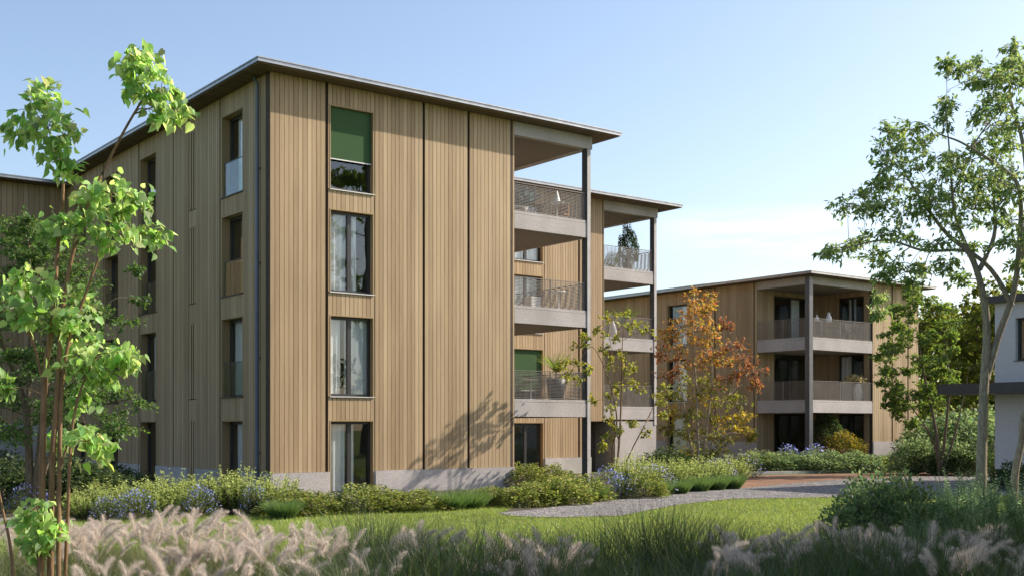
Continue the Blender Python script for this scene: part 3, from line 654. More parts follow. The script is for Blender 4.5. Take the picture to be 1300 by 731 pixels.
# T1 sunlit multi-stem tree in the left foreground
Y1 = 11.0
G1 = ((.25, .40, .12), (.31, .45, .15), (.19, .33, .09), (.38, .49, .19))
st = lambda pts, Y: [at(px, py, Y + (o[0] if o else 0)) for px, py, *o in pts]
tree('young_tree', 'slender multi stemmed young tree with bright heart shaped leaves in the left foreground', 'tree', at(60, 796, Y1),
     [(st([(50, 800), (53, 640), (57, 480), (68, 400), (72, 330), (80, 225), (62, 165)], Y1), .040, .010),
      (st([(63, 800, .1), (66, 600), (74, 480), (80, 385), (97, 304), (116, 250), (153, 175), (186, 118)], Y1), .033, .010),
      (st([(74, 800, -.1), (75, 620), (78, 500), (88, 430), (104, 385), (128, 320), (142, 275)], Y1), .026, .008),
      (st([(80, 800, .1), (88, 600), (92, 540), (104, 490), (122, 452)], Y1), .02, .007),
      (st([(66, 700), (78, 590), (100, 540), (118, 570)], Y1), .015, .005),
      (st([(58, 500), (40, 430), (18, 405), (2, 392)], Y1), .016, .005),
      (st([(22, 800, -.3), (14, 700, -.3), (2, 640, -.3), (-14, 560, -.3)], Y1), .02, .006)],
     cl_px([(38, 140, 26, 22), (60, 125, 18, 18), (30, 170, 16, 16), (62, 160, 24, 20), (80, 175, 20, 16), (65, 195, 22, 16), (84, 212, 12, 10),
            (165, 82, 18, 14), (190, 90, 24, 20), (205, 115, 22, 18), (172, 118, 20, 16), (222, 138, 18, 16), (195, 140, 22, 12), (180, 68, 14, 8),
            (140, 245, 26, 18), (118, 268, 24, 18), (155, 272, 26, 18), (178, 262, 14, 14), (128, 296, 30, 16), (158, 300, 20, 14), (120, 250, 16, 10), (192, 300, 14, 13), (76, 285, 20, 9), (70, 300, 12, 8),
            (25, 355, 28, 16), (48, 372, 22, 14), (14, 395, 22, 15), (60, 368, 14, 8), (36, 400, 18, 10), (108, 382, 22, 14), (96, 404, 14, 10), (75, 410, 12, 8),
            (108, 436, 28, 14), (140, 448, 28, 16), (165, 458, 15, 12), (98, 468, 24, 16), (122, 478, 16, 10), (98, 508, 13, 14),
            (110, 560, 18, 13), (124, 575, 18, 15), (78, 562, 12, 9), (4, 495, 9, 10), (48, 650, 24, 14), (38, 672, 18, 14), (62, 680, 18, 12), (50, 690, 14, 10)], Y1, .3, 1.5),
     HEART, .086, .9, 'leafbig', 'barkwarm', twigs=9, per=7, cols=G1, droop=.75, limb_r=.012, twig_r=.004, jit=.22, upj=.6, up=(.75, -.25, .75), spread=.5)

# T2 dark maple behind it, in the shade of the main building
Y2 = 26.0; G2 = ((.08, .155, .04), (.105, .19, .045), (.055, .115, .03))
r2 = np.random.RandomState(5); c2l = []
for _ in range(150):
    py = r2.uniform(285, 565); half = 88 if py > 380 else 30 + (py - 285) * .6
    c2l.append((40 + r2.uniform(-1, 1) * half + (py - 300) * .12, py, r2.uniform(12, 26), r2.uniform(5, 10)))
c2l += [(35, 285, 10, 14), (30, 305, 16, 10), (165, 500, 26, 9), (175, 515, 18, 7), (160, 410, 18, 8), (178, 380, 12, 6), (172, 345, 10, 6), (5, 350, 20, 10), (0, 440, 24, 10)]
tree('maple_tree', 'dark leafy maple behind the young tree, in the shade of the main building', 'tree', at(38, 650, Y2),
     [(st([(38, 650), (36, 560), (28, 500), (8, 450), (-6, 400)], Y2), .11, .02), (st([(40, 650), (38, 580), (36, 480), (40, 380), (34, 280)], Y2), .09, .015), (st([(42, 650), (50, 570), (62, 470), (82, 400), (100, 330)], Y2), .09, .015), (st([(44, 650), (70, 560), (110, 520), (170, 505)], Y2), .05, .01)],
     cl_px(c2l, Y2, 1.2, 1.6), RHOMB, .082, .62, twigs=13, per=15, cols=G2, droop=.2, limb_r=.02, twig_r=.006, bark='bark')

# T3 autumn tree between the blocks
Y3 = 43.5; OR = ((.44, .25, .08), (.48, .32, .10), (.36, .20, .07), (.36, .30, .07), (.24, .22, .05)); RU = ((.26, .125, .06), (.31, .16, .075), (.20, .105, .05), (.24, .17, .05)); OL = ((.17, .19, .04), (.23, .22, .05), (.12, .15, .035)); YE_ = ((.42, .33, .06), (.34, .30, .06), (.2, .2, .04))
r3 = np.random.RandomState(3); c3 = []
for px, py, rx, ry, c in [(880, 382, 9, 14, OR), (874, 400, 14, 12, OR), (901, 380, 7, 12, OR), (898, 396, 10, 10, OR), (862, 415, 16, 10, OR), (886, 420, 20, 12, OR), (905, 425, 14, 12, OR), (850, 425, 12, 10, OR), (870, 440, 22, 12, OR), (895, 445, 20, 12, OR), (845, 448, 14, 10, RU), (862, 460, 22, 10, RU), (890, 465, 20, 10, OR), (920, 415, 10, 8, RU), (930, 440, 16, 10, RU), (945, 455, 18, 10, RU), (958, 470, 14, 8, RU), (935, 470, 18, 9, RU), (915, 455, 14, 9, OR), (850, 475, 16, 8, RU), (925, 485, 20, 9, RU), (880, 485, 18, 9, OL), (905, 490, 18, 10, OL), (858, 500, 18, 10, OL), (885, 508, 18, 10, YE_), (915, 510, 18, 10, OL), (935, 512, 14, 8, OL), (945, 530, 14, 8, YE_), (925, 535, 16, 9, YE_), (900, 530, 18, 10, OL), (875, 530, 16, 10, OL), (855, 525, 14, 10, YE_), (940, 550, 14, 9, YE_), (920, 555, 14, 8, OL), (895, 555, 16, 9, OL), (868, 552, 14, 9, OL), (850, 545, 10, 8, OL), (880, 572, 16, 8, OL), (910, 573, 14, 8, OL), (960, 490, 8, 7, RU), (955, 555, 8, 6, OL)]:
    c3.append((px, py, rx * 1.55, ry * 1.6, c))
tree('autumn_tree', 'small maple turning orange and rust at the top, between the two far blocks', 'tree', at(888, 606, Y3),
     [(st([(888, 606), (886, 560), (884, 500), (880, 430), (880, 385)], Y3), .06, .012), (st([(890, 606), (895, 560), (903, 490), (902, 430), (901, 385)], Y3), .05, .01), (st([(886, 606), (876, 560), (866, 500), (858, 450)], Y3), .05, .01), (st([(892, 606), (905, 560), (922, 510), (940, 455)], Y3), .05, .01)],
     cl_px(c3, Y3, .8), RHOMB, .125, .72, twigs=15, per=11, droop=.3, limb_r=.018, twig_r=.008, bark='barkpale')

# T4 thin tree by the balcony column
Y4 = 36.6; G4 = ((.24, .26, .05), (.30, .31, .07), (.18, .21, .04))
tree('young_tree', 'thin airy young tree with sparse yellow green leaves in front of the balcony columns', 'tree', at(781, 618, Y4),
     [(st([(780, 618), (777, 575), (783, 530), (772, 480), (752, 440), (733, 462)], Y4), .035, .006), (st([(781, 618), (786, 560), (789, 500), (790, 440), (793, 400)], Y4), .04, .006), (st([(783, 618), (800, 575), (818, 540), (834, 508), (845, 500)], Y4), .028, .006), (st([(786, 560), (775, 520), (779, 470), (772, 415)], Y4), .02, .005)],
     cl_px([(790, 400, 16, 6), (775, 405, 10, 6), (806, 412, 14, 6), (822, 422, 10, 5), (795, 418, 18, 6), (780, 430, 12, 7), (745, 428, 12, 5), (762, 420, 8, 5), (735, 440, 9, 5), (720, 458, 10, 5), (735, 462, 14, 5), (722, 475, 9, 6), (712, 468, 6, 4), (732, 482, 10, 5), (788, 452, 10, 8), (775, 462, 7, 8), (793, 470, 10, 6), (802, 466, 7, 5), (786, 490, 8, 6), (806, 488, 14, 7), (815, 492, 10, 6), (776, 500, 8, 7), (834, 502, 9, 6), (846, 494, 8, 5), (838, 512, 6, 5), (842, 528, 6, 4), (778, 520, 9, 6), (774, 537, 7, 7), (773, 556, 8, 6), (766, 566, 8, 5), (786, 545, 5, 4), (803, 540, 5, 4), (818, 548, 6, 5), (752, 510, 5, 6), (748, 470, 6, 5), (765, 445, 7, 6)], Y4, .5, 1.6),
     OVAL, .10, .75, 'leaf', 'barkwarm', twigs=8, per=8, cols=G4, droop=.2, limb_r=.01, twig_r=.005)

# T5 tall tree on the right
Y5 = 18.0; G5 = ((.19, .28, .10), (.235, .325, .115), (.14, .225, .08), (.30, .37, .13))
c5 = [(1275, 88, 20, 14), (1262, 112, 20, 12), (1298, 90, 16, 14), (1255, 160, 18, 14), (1240, 182, 18, 12), (1225, 222, 20, 14), (1250, 240, 20, 14), (1272, 232, 20, 14), (1185, 255, 22, 14), (1160, 262, 20, 12), (1220, 265, 20, 14), (1050, 324, 14, 7), (1072, 313, 18, 9), (1095, 306, 18, 9), (1118, 300, 20, 9), (1080, 262, 18, 9), (1096, 270, 22, 9), (1100, 250, 16, 9), (1120, 262, 20, 10), (1128, 170, 10, 10), (1122, 192, 14, 10), (1140, 180, 18, 12), (1155, 165, 18, 10), (1150, 195, 20, 12), (1128, 212, 16, 10), (1165, 215, 24, 12), (1140, 228, 22, 10), (1110, 238, 14, 8), (1165, 245, 26, 12), (1190, 228, 22, 14), (1188, 200, 18, 12), (1175, 180, 14, 8), (1200, 150, 10, 14), (1201, 135, 7, 8), (1212, 210, 18, 12), (1145, 275, 26, 10), (1175, 275, 26, 12), (1205, 255, 24, 14), (1232, 232, 20, 14), (1230, 205, 16, 10), (1210, 285, 22, 12), (1238, 265, 20, 12), (1150, 305, 20, 8), (1190, 310, 18, 8), (1200, 82, 8, 5), (1222, 92, 14, 7), (1242, 86, 16, 9), (1262, 98, 18, 10), (1245, 105, 14, 7), (1282, 78, 16, 10), (1290, 60, 12, 8), (1285, 105, 16, 12), (1262, 125, 14, 8), (1278, 135, 18, 12), (1248, 142, 14, 8), (1292, 155, 14, 12), (1270, 165, 16, 10), (1288, 185, 16, 12), (1265, 195, 14, 10), (1260, 222, 18, 12), (1285, 215, 16, 12), (1290, 245, 14, 12), (1268, 255, 16, 12), (1255, 285, 18, 10), (1285, 280, 16, 12), (1108, 325, 14, 7), (1130, 335, 18, 7), (1150, 345, 18, 8), (1172, 342, 14, 7), (1122, 352, 12, 7), (1112, 378, 10, 6), (1116, 398, 7, 7), (1160, 362, 14, 7), (1230, 312, 16, 8), (1280, 310, 16, 9), (1294, 335, 10, 9), (1200, 335, 14, 7), (1218, 355, 12, 7), (1310, 100, 20, 20), (1320, 160, 24, 20), (1330, 220, 25, 20), (1320, 280, 24, 20), (1340, 130, 24, 24), (1355, 200, 24, 24), (1350, 270, 24, 20), (1320, 330, 20, 14)]
tree('tall_tree', 'tall airy tree with pale trunk and fine grey green leaves filling the right side', 'tree', at(1247, 697, Y5),
     [(st([(1247, 700), (1246, 600), (1249, 500), (1253, 420), (1246, 365), (1230, 321), (1203, 298), (1170, 255), (1140, 205)], Y5), .098, .012),
      (st([(1252, 480), (1268, 425), (1287, 370), (1294, 310), (1296, 260), (1288, 228), (1256, 203), (1222, 182), (1196, 172)], Y5), .06, .012),
      (st([(1295, 340), (1305, 260), (1298, 180), (1282, 120), (1290, 70)], Y5 + .3), .05, .012),
      (st([(1290, 700), (1288, 610), (1297, 560), (1299, 530), (1320, 480), (1335, 400), (1340, 300), (1330, 180)], Y5 + .4), .075, .015),
      (st([(1285, 388), (1264, 350), (1243, 328), (1222, 318), (1172, 318), (1121, 305), (1052, 322)], Y5), .045, .008),
      (st([(1284, 135), (1268, 105), (1238, 90), (1197, 81)], Y5 + .2), .018, .005), (st([(1240, 350), (1262, 300), (1262, 250), (1265, 200)], Y5), .045, .008), (st([(1230, 321), (1212, 270), (1206, 200), (1201, 142)], Y5), .035, .006)],
     cl_px(c5, Y5, 1.0, 1.75, seed=4), RHOMB, .10, .44, twigs=11, per=13, cols=G5, droop=.55, limb_r=.016, twig_r=.0045, bark='barkpale', ball=.5, up=(.6, -.3, .8))

# T6 green tree in front of the far block; T7 trees behind
Y6 = 45.5; G6 = ((.13, .20, .045), (.17, .245, .055), (.095, .16, .038)); r6 = np.random.RandomState(8); c6 = []
for _ in range(70):
    a = r6.uniform(0, 6.28); q = math.sqrt(r6.uniform(0, 1)); c6.append((1168 + math.cos(a) * q * 50, 455 + math.sin(a) * q * 88, r6.uniform(9, 16), r6.uniform(5, 9)))
c6 += [(1130, 440, 14, 8), (1125, 470, 12, 7), (1120, 486, 10, 6), (1132, 498, 14, 7), (1125, 512, 8, 5), (1145, 520, 12, 6), (1160, 405, 14, 8)]
tree('maple_tree', 'bushy mid green tree standing in front of the far timber block, right of its balconies', 'tree', at(1193, 603, Y6),
     [(st([(1193, 603), (1190, 560), (1183, 520), (1172, 470), (1165, 420)], Y6), .09, .015), (st([(1194, 603), (1200, 550), (1205, 480), (1195, 400)], Y6), .08, .015), (st([(1192, 603), (1185, 560), (1160, 520), (1135, 495)], Y6), .05, .01), (st([(1196, 603), (1215, 540), (1230, 470)], Y6), .06, .01)],
     cl_px(c6, Y6, 1.2, 1.15), RHOMB, .13, .7, twigs=10, per=14, cols=G6, droop=.25, limb_r=.025, twig_r=.009)
G7 = ((.14, .17, .03), (.18, .21, .04), (.10, .14, .03))
def far_tree(px, Y, h, wd, label, cols, seed, ls=.22, n=60, group=None, name='leafy_tree', tw=7):
    r = np.random.RandomState(seed); X = (px - CXP) / FPX * Y; c = []
    for _ in range(n):
        z = h * (.22 + .76 * r.uniform(0, 1)); q = (1 - ((z / h - .55) / .5) ** 2) ** .5 if abs(z / h - .55) < .5 else .2
        a = r.uniform(0, 6.28); s = math.sqrt(r.uniform(0, 1)) * wd * max(q, .25)
        c.append(((X + math.cos(a) * s, Y + math.sin(a) * s, z), (wd * r.uniform(.18, .3), wd * .25, wd * r.uniform(.1, .18))))
    return tree(name, label, 'tree', (X, Y, 0), [([(X, Y, 0), (X + .1, Y, h * .3), (X - .1, Y, h * .6), (X, Y, h * .92)], h * .022, .02), ([(X, Y, h * .2), (X + wd * .3, Y + .2, h * .45), (X + wd * .5, Y, h * .65)], h * .012, .02), ([(X, Y, h * .25), (X - wd * .3, Y - .2, h * .5), (X - wd * .5, Y, h * .7)], h * .012, .02)],
                c, RHOMB, ls, .7, twigs=tw, per=11, cols=cols, droop=.25, limb_r=.03, twig_r=.012, group=group)
far_tree(1240, 70, 9.4, 3.0, 'sunlit yellow green tree seen above the canopy of the white house', G7, 21, .26, 90)
far_tree(1275, 68, 10.5, 3.4, 'tall sunlit tree rising behind the roof of the white house', G7, 22, .3, 90)
far_tree(1195, 72, 9.5, 3.0, 'yellow green tree far behind the bushy tree beside the far block', G7, 23, .3, 90)
# neighbours' trees to the right of the frame: they shade the foreground and show in the window panes
far_tree(1790, 15.5, 9.6, 3.5, 'broad garden tree right of the view that shades the tall grasses', G6, 31, .26, 130)
far_tree(1880, 11.8, 7.6, 3.0, 'smaller garden tree right of the view nearest the camera', G6, 32, .26, 120)
far_tree(5280, 14, 21.0, 5.0, 'big tree right of the view mirrored in the upper window panes', G6, 33, .4, 55)
far_tree(4120, 20, 19.0, 5.0, 'second big tree right of the view mirrored in the window panes', G6, 34, .45, 80)
far_tree(1225, 92, 11.0, 6.5, 'dim tree far behind the end of the far timber block', G6, 36, .5, 90)
far_tree(1330, 80, 10.0, 4.5, 'tree far behind the white house at the right edge', G6, 37, .5, 80)

# ------------------------------------------------------------------ shrubs
def join(parts):
    V = []; F = []; C = []; o = 0
    for v, f, c in parts: V.append(v); F.append(f + o); C.append(c); o += len(v)
    return np.vstack(V), np.vstack(F), np.vstack(C)
KIND = {}
def shrub_proto(kind, seed):
    """unit shrub, about 1 m wide and 1 m tall -> meshes (stem, foliage, bloom or None)."""
    global RS
    old = RS; RS = np.random.RandomState(seed)
    stem = MB(); bloom = None
    if kind == 'spiky':
        P = []; Dd = []; S = []; Cc = []
        for i in range(135):
            a = RS.uniform(0, 6.28); q = math.sqrt(RS.uniform(0, 1)); b = np.array((math.cos(a) * q * .38, math.sin(a) * q * .38, 0)); h = RS.uniform(.5, 1.0) * (1 - .35 * q)
            tip = b * 1.35 + np.array((RS.normal(0, .03), RS.normal(0, .03), h)); stem.tube([b * .6, (b + tip) / 2, tip], [.006, .004, .002], 3)
            for k in range(34):
                t = RS.uniform(.12, 1.0); p = b * .6 + (tip - b * .6) * t; ang = RS.uniform(0, 6.28)
                P.append(p); Dd.append((math.cos(ang), math.sin(ang), .55)); S.append(.055 * (1.15 - .5 * t))
                y = min(1, max(0, (t - .35) * 2.0)) * RS.uniform(.6, 1)
                Cc.append(np.array((.16, .24, .065)) * (1 - y) + np.array((.44, .52, .19)) * y)
        Cc = np.array(Cc) * (1 + RS.normal(0, .16, (len(Cc), 1)))
        fol = leaves(np.array(P), np.array(Dd), np.array(S), .5, RHOMB, np.clip(Cc, .01, .8))
    elif kind in ('round', 'grey', 'dark', 'golden'):
        n = {'grey': 3000, 'dark': 3200}.get(kind, 2600); u = unit(RS.normal(0, 1, (n, 3))); u[:, 2] = np.abs(u[:, 2]); rr = RS.uniform(.45, 1, n) ** .45
        lump = 1 + .14 * np.sin(u[:, 0] * 7 + seed) * np.sin(u[:, 1] * 6 + 1) + .1 * np.sin(u[:, 2] * 9 + u[:, 0] * 5)
        P = u * (rr * lump)[:, None] * np.array((.52, .52, .88)) + np.array((0, 0, .05))
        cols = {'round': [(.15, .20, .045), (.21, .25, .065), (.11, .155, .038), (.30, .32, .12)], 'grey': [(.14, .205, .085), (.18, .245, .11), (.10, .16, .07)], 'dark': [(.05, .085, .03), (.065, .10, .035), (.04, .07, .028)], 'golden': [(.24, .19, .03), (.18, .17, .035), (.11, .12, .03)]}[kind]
        fol = leaves(P, u + RS.normal(0, .5, (n, 3)) + np.array((0, 0, .25)), RS.uniform(.035, .065, n) * 1.15, .62, OVAL if kind == 'round' else RHOMB, palette(n, cols, .2))
        for i in range(26): stem.tube([(0, 0, 0), tuple(P[i] * .5 + np.array((0, 0, .05))), tuple(P[i])], [.012, .008, .003], 4)
    elif kind == 'fern':
        P = []; Dd = []; S = []; Cc = []
        for i in range(85):
            a = RS.uniform(0, 6.28); L = RS.uniform(.6, 1.1); el = RS.uniform(.5, 1.4); pts = []
            for k in range(9):
                t = k / 8; pts.append(np.array((math.cos(a) * L * t * math.cos(el) * .8, math.sin(a) * L * t * math.cos(el) * .8, L * t * math.sin(el) - .28 * t * t * math.cos(el))))
            stem.tube(pts, [.007 * (1.1 - k / 8) for k in range(9)], 4)
            sd = np.array((-math.sin(a), math.cos(a), 0))
            for k in range(46):
                t = .2 + .8 * k / 45; j = min(7, int(t * 8)); p = pts[j] + (pts[j + 1] - pts[j]) * (t * 8 - j)
                s = 1 if k % 2 else -1; P.append(p); Dd.append(sd * s + .45 * unit(pts[j + 1] - pts[j]) + RS.normal(0, .12, 3)); S.append(.13 * (1.1 - t) + .02)
        n = len(P); fol = leaves(np.array(P), np.array(Dd), np.array(S), .28, RHOMB, palette(n, [(.24, .36, .18), (.29, .41, .21), (.18, .29, .14)], .15), jit=.3)
    elif kind in ('blue', 'pale'):
        n = 1500; u = unit(RS.normal(0, 1, (n, 3))); u[:, 2] = np.abs(u[:, 2]); P = u * (RS.uniform(.3, 1, n) ** .5)[:, None] * np.array((.5, .5, .8))
        fol = leaves(P, u + np.array((0, 0, .6)) + RS.normal(0, .4, (n, 3)), RS.uniform(.03, .07, n), .4, RHOMB, palette(n, [(.10, .14, .05), (.14, .17, .06), (.08, .115, .045)], .2))
        for i in range(30): stem.tube([(0, 0, 0), tuple(P[i] * .6), tuple(P[i])], [.008, .005, .002], 3)
        m_ = 260; u = unit(RS.normal(0, 1, (m_, 3))); u[:, 2] = np.abs(u[:, 2]) + .15; u = unit(u); Pb = u * RS.uniform(.86, 1.12, m_)[:, None] * np.array((.5, .5, .82))
        cc = [(.22, .235, .60), (.30, .315, .66), (.17, .17, .48), (.42, .43, .68)] if kind == 'blue' else [(.42, .42, .58), (.52, .52, .62), (.33, .33, .52)]
        bloom = leaves(Pb, RS.normal(0, 1, (m_, 3)) + u * .6, RS.uniform(.03, .055, m_), .9, OVAL, palette(m_, cc, .15))
    else:       # mound of fine soft foliage
        n = 1700; a = RS.uniform(0, 6.28, n); q = np.sqrt(RS.uniform(0, 1, n)) * .28
        P = np.stack([np.cos(a) * q, np.sin(a) * q, np.zeros(n)], 1)
        V, F, Cc = blades(P, RS.uniform(.5, 1.0, n) * (1.1 - q), .014, .12 + q * .9, palette(n, [(.10, .17, .055), (.14, .22, .065), (.07, .13, .045)], .2), seg=3, droop=.6, az=a + RS.normal(0, .5, n))
        F = np.vstack([F[:, [0, 1, 2]], F[:, [0, 2, 3]]]); fol = (V, F, np.vstack([Cc, Cc])); stem.tube([(0, 0, 0), (0, 0, .1)], [.03, .01], 5)
    RS = old
    if bloom: fol = join([fol, bloom])
    return (stem.mesh('stem', M['bark'], True), np_mesh('foliage', *fol[:2], M['leaf'], fol[2]), None)
for k_, nv in (('spiky', 3), ('round', 3), ('grey', 2), ('dark', 2), ('golden', 1), ('fern', 2), ('blue', 2), ('pale', 1), ('mound', 2)):
    KIND[k_] = [shrub_proto(k_, 100 + 17 * i + len(k_)) for i in range(nv)]
NAMES = {'spiky': ('spiky_shrub', 'shrub'), 'round': ('round_shrub', 'shrub'), 'grey': ('leafy_shrub', 'shrub'), 'dark': ('leafy_shrub', 'shrub'), 'golden': ('round_shrub', 'shrub'), 'fern': ('feathery_shrub', 'shrub'), 'blue': ('flowering_shrub', 'flowering shrub'), 'pale': ('flowering_shrub', 'flowering shrub'), 'mound': ('grassy_mound', 'plant')}
def shrub(kind, px, Y, wd, h, label, group=None, z=0, x=None):
    v = KIND[kind][random.randrange(len(KIND[kind]))]; nm, cat = NAMES[kind]
    X = (px - CXP) / FPX * Y if x is None else x
    r = empty(nm, (X, Y, z), random.uniform(0, 6.28), label, cat, group); k = {'spiky': (1.4, 1.3), 'blue': (.8, .92), 'mound': (.8, 1.25), 'round': (1.2, .98)}.get(kind, (1.08, 1.05)); r.scale = (wd * k[0], wd * k[0], h * k[1])
    link('stem', v[0], r); link('foliage', v[1], r)
    if v[2]: link('bloom', v[2], r)
    return r
GA = 'shrubs in the bed along the main building'; GB = 'shrubs in the bed beside the gravel path'; GC = 'shrubs along the far block'; GD = 'dark shrubs at the far left'; GR = 'shrubs in the right foreground'
for a in [
    ('spiky', 118, 24.2, 1.2, 0.66, 'low yellow green shrub at the left end of the bed, closest to the young tree'),
    ('blue', 136, 23.6, .9, .62, 'small blue flowering plant at the left end of the bed under the yellow green shrubs'),
    ('spiky', 150, 25.0, 1.3, 0.8, 'yellow green shrub with upright tips, second from the left end of the bed'),
    ('blue', 172, 23.8, 1.1, .80, 'blue flowering bush in front of the yellow shrubs, nearest the pink plumes'),
    ('spiky', 200, 24.8, 1.3, 0.78, 'yellow green shrub right of the larger blue bush, below the second column of side windows'),
    ('spiky', 226, 25.6, 1.3, 0.92, 'tall spiky yellow shrub below the narrow slits of the shaded side wall'),
    ('blue', 254, 24.6, 1.0, .85, 'blue flowering bush midway along the yellow shrubs, below the shaded side wall'),
    ('spiky', 272, 25.8, 1.2, 0.84, 'yellow green shrub left of the ground floor side window nearest the corner'),
    ('spiky', 300, 25.8, 1.3, 0.98, 'tallest yellow spiky shrub in front of the side window nearest the corner'),
    ('blue', 322, 25.2, .8, .85, 'blue flowering bush at the foot of the downpipe'),
    ('spiky', 338, 26.0, 1.2, 0.86, 'yellow spiky shrub covering the sunlit building corner'),
    ('round', 368, 25.2, 1.2, 0.58, 'rounded green shrub in front of the concrete base just right of the corner'),
    ('mound', 360, 24.2, 1.0, 0.4, 'low grassy mound at the foot of the rounded shrubs right of the corner'),
    ('round', 398, 25.4, 1.15, 0.52, 'rounded shrub left of the tall curtained ground floor window'),
    ('pale', 430, 26.0, 1.0, 0.48, 'pale lavender flowering plant below the curtained ground floor window'),
    ('round', 462, 26.0, 1.2, 0.66, 'largest rounded shrub in front of the curtained ground floor window'),
    ('round', 498, 26.4, 1.2, 0.5, 'rounded shrub before the concrete base, just right of the ground floor window'),
    ('round', 530, 26.6, 1.25, 0.5, 'yellowish rounded shrub at the middle of the concrete base'),
    ('mound', 572, 26.8, 1.3, 0.42, 'broad soft green mound of fine foliage before the concrete base'),
    ('mound', 598, 27.2, 1.2, 0.42, 'second soft green mound right of the broad one before the concrete base'),
    ('round', 622, 28.2, 1.0, 0.48, 'small rounded shrub at the right end of the concrete base'),
    ('round', 660, 28.0, 1.2, 0.52, 'rounded shrub at the near tip of the path bed below the main building end'),
]: shrub(*a[:6], group=GA)
for a in [
    ('round', 686, 28.4, 1.2, 0.62, 'rounded shrub beside the gravel path, below the first balconies'),
    ('round', 716, 28.8, 1.3, 0.72, 'full rounded shrub beside the gravel path left of the steel column'),
    ('mound', 704, 28.6, .9, .4, 'low green tuft on the path edge below the full rounded shrub'),
    ('round', 742, 30.0, 1.2, 0.68, 'rounded shrub hiding the foot of the balcony column'),
    ('mound', 752, 29.8, 1.0, .42, 'low green tuft where the path edge starts to climb to the right'),
    ('blue', 770, 33.0, 1.3, .98, 'blue and yellow flowering bush around the foot of the thin tree'),
    ('blue', 790, 31.2, 1.2, .82, 'blue flowering bush nearest the gravel path, below the thin tree'),
    ('spiky', 808, 34.2, 1.3, 1.12, 'spiky yellow shrub in front of the pale base wall'),
    ('round', 818, 31.4, 1.1, .80, 'yellowish rounded shrub right of the blue bush on the path edge'),
    ('pale', 832, 33.0, 1.2, .92, 'pale flowering bush in the middle of the path bed'),
    ('spiky', 846, 35.0, 1.3, 1.0, 'spiky yellow shrub right of the pale base wall corner'),
    ('mound', 836, 32.0, 1.0, .42, 'first of the row of low green tufts on the path edge'),
    ('mound', 862, 33.2, 1.0, .42, 'second low green tuft on the path edge, right of the yellowish rounded shrub'),
    ('spiky', 872, 35.4, 1.2, .95, 'spiky yellow shrub below the left side of the autumn tree'),
    ('mound', 888, 34.4, 1.0, .44, 'third low green tuft on the path edge, below the autumn tree'),
    ('spiky', 896, 37.2, 1.3, 1.0, 'spiky yellow shrub below the trunk of the autumn tree'),
    ('mound', 910, 35.2, 1.0, .46, 'fourth low green tuft on the path edge'),
    ('pale', 912, 38.4, 1.2, .95, 'pale flowering bush at the right end of the path bed'),
    ('mound', 930, 35.8, 1.0, .46, 'last low green tuft on the path edge, touching the brown paving'),
    ('spiky', 925, 41.0, 1.4, .85, 'spiky yellow shrub just left of the brown paving'),
    ('round', 668, 36.6, 1.3, .80, 'small shrub in front of the dark ground floor door under the balconies'),
    ('round', 700, 37.6, 1.3, .72, 'small shrub before the plinth under the balconies'),
    ('dark', 850, 45.0, 2.0, 1.1, 'dark shrub in the shade at the foot of the autumn tree, by the wall'),
    ('dark', 885, 46.5, 2.0, 1.0, 'dark shrub directly behind the autumn tree trunk'),
]: shrub(*a[:6], group=GB)
for a in [
    ('spiky', 950, 49.0, 1.8, 0.95, 'yellow green shrub at the left end of the hedge before the far block'),
    ('pale', 938, 44.0, 1.8, 1.0, 'pale grey flowering bush left of the brown paving, before the far block'),
    ('grey', 975, 48.6, 2.2, 0.85, 'green shrub in the hedge below the left balconies of the far block'),
    ('grey', 1000, 48.8, 2.2, 0.8, 'green shrub in the hedge just left of the far corner column'),
    ('blue', 1000, 50.8, 1.8, 1.45, 'blue flowering bush behind the hedge, left of the far corner column'),
    ('blue', 1035, 51.0, 2.0, 1.45, 'blue flowering bush behind the hedge at the foot of the far corner column'),
    ('grey', 1030, 48.8, 2.3, 0.82, 'green shrub in the hedge in front of the far corner column'),
    ('grey', 1058, 49.2, 2.2, 0.85, 'green shrub in the hedge below the golden bush'),
    ('grey', 1088, 49.4, 2.2, 0.85, 'green shrub in the hedge below the balcony vase'),
    ('round', 1112, 49.8, 1.8, 0.75, 'yellowish shrub before the concrete plinth of the far block'),
    ('grey', 1136, 50.0, 2.0, 0.75, 'green shrub at the right end of the hedge before the plinth'),
    ('grey', 1163, 46.6, 1.9, 1.5, 'upright leafy shrub below the bushy tree, left of its trunk'),
    ('dark', 1188, 46.6, 2.2, 1.2, 'dark shrub at the foot of the bushy tree trunk'),
    ('grey', 1215, 46.0, 2.0, 1.3, 'leafy shrub right of the bushy tree trunk below the canopy'),
    ('dark', 1240, 45.8, 2.0, 1.2, 'dark shrub behind the pale trunk of the tall tree'),
    ('grey', 1204, 56.0, 4.5, 2.6, 'big bush far behind the bushy tree, seen under its crown'),
    ('grey', 1236, 58.0, 4.5, 2.8, 'big bush far behind the pale trunk, seen under the canopy'),
    ('grey', 1258, 54.0, 4.0, 2.3, 'big bush just left of the white house, seen under the canopy'),
    ('dark', 1290, 35.2, 1.6, .8, 'dark shrub at the foot of the white house wall'),
]: shrub(*a[:6], group=GC)
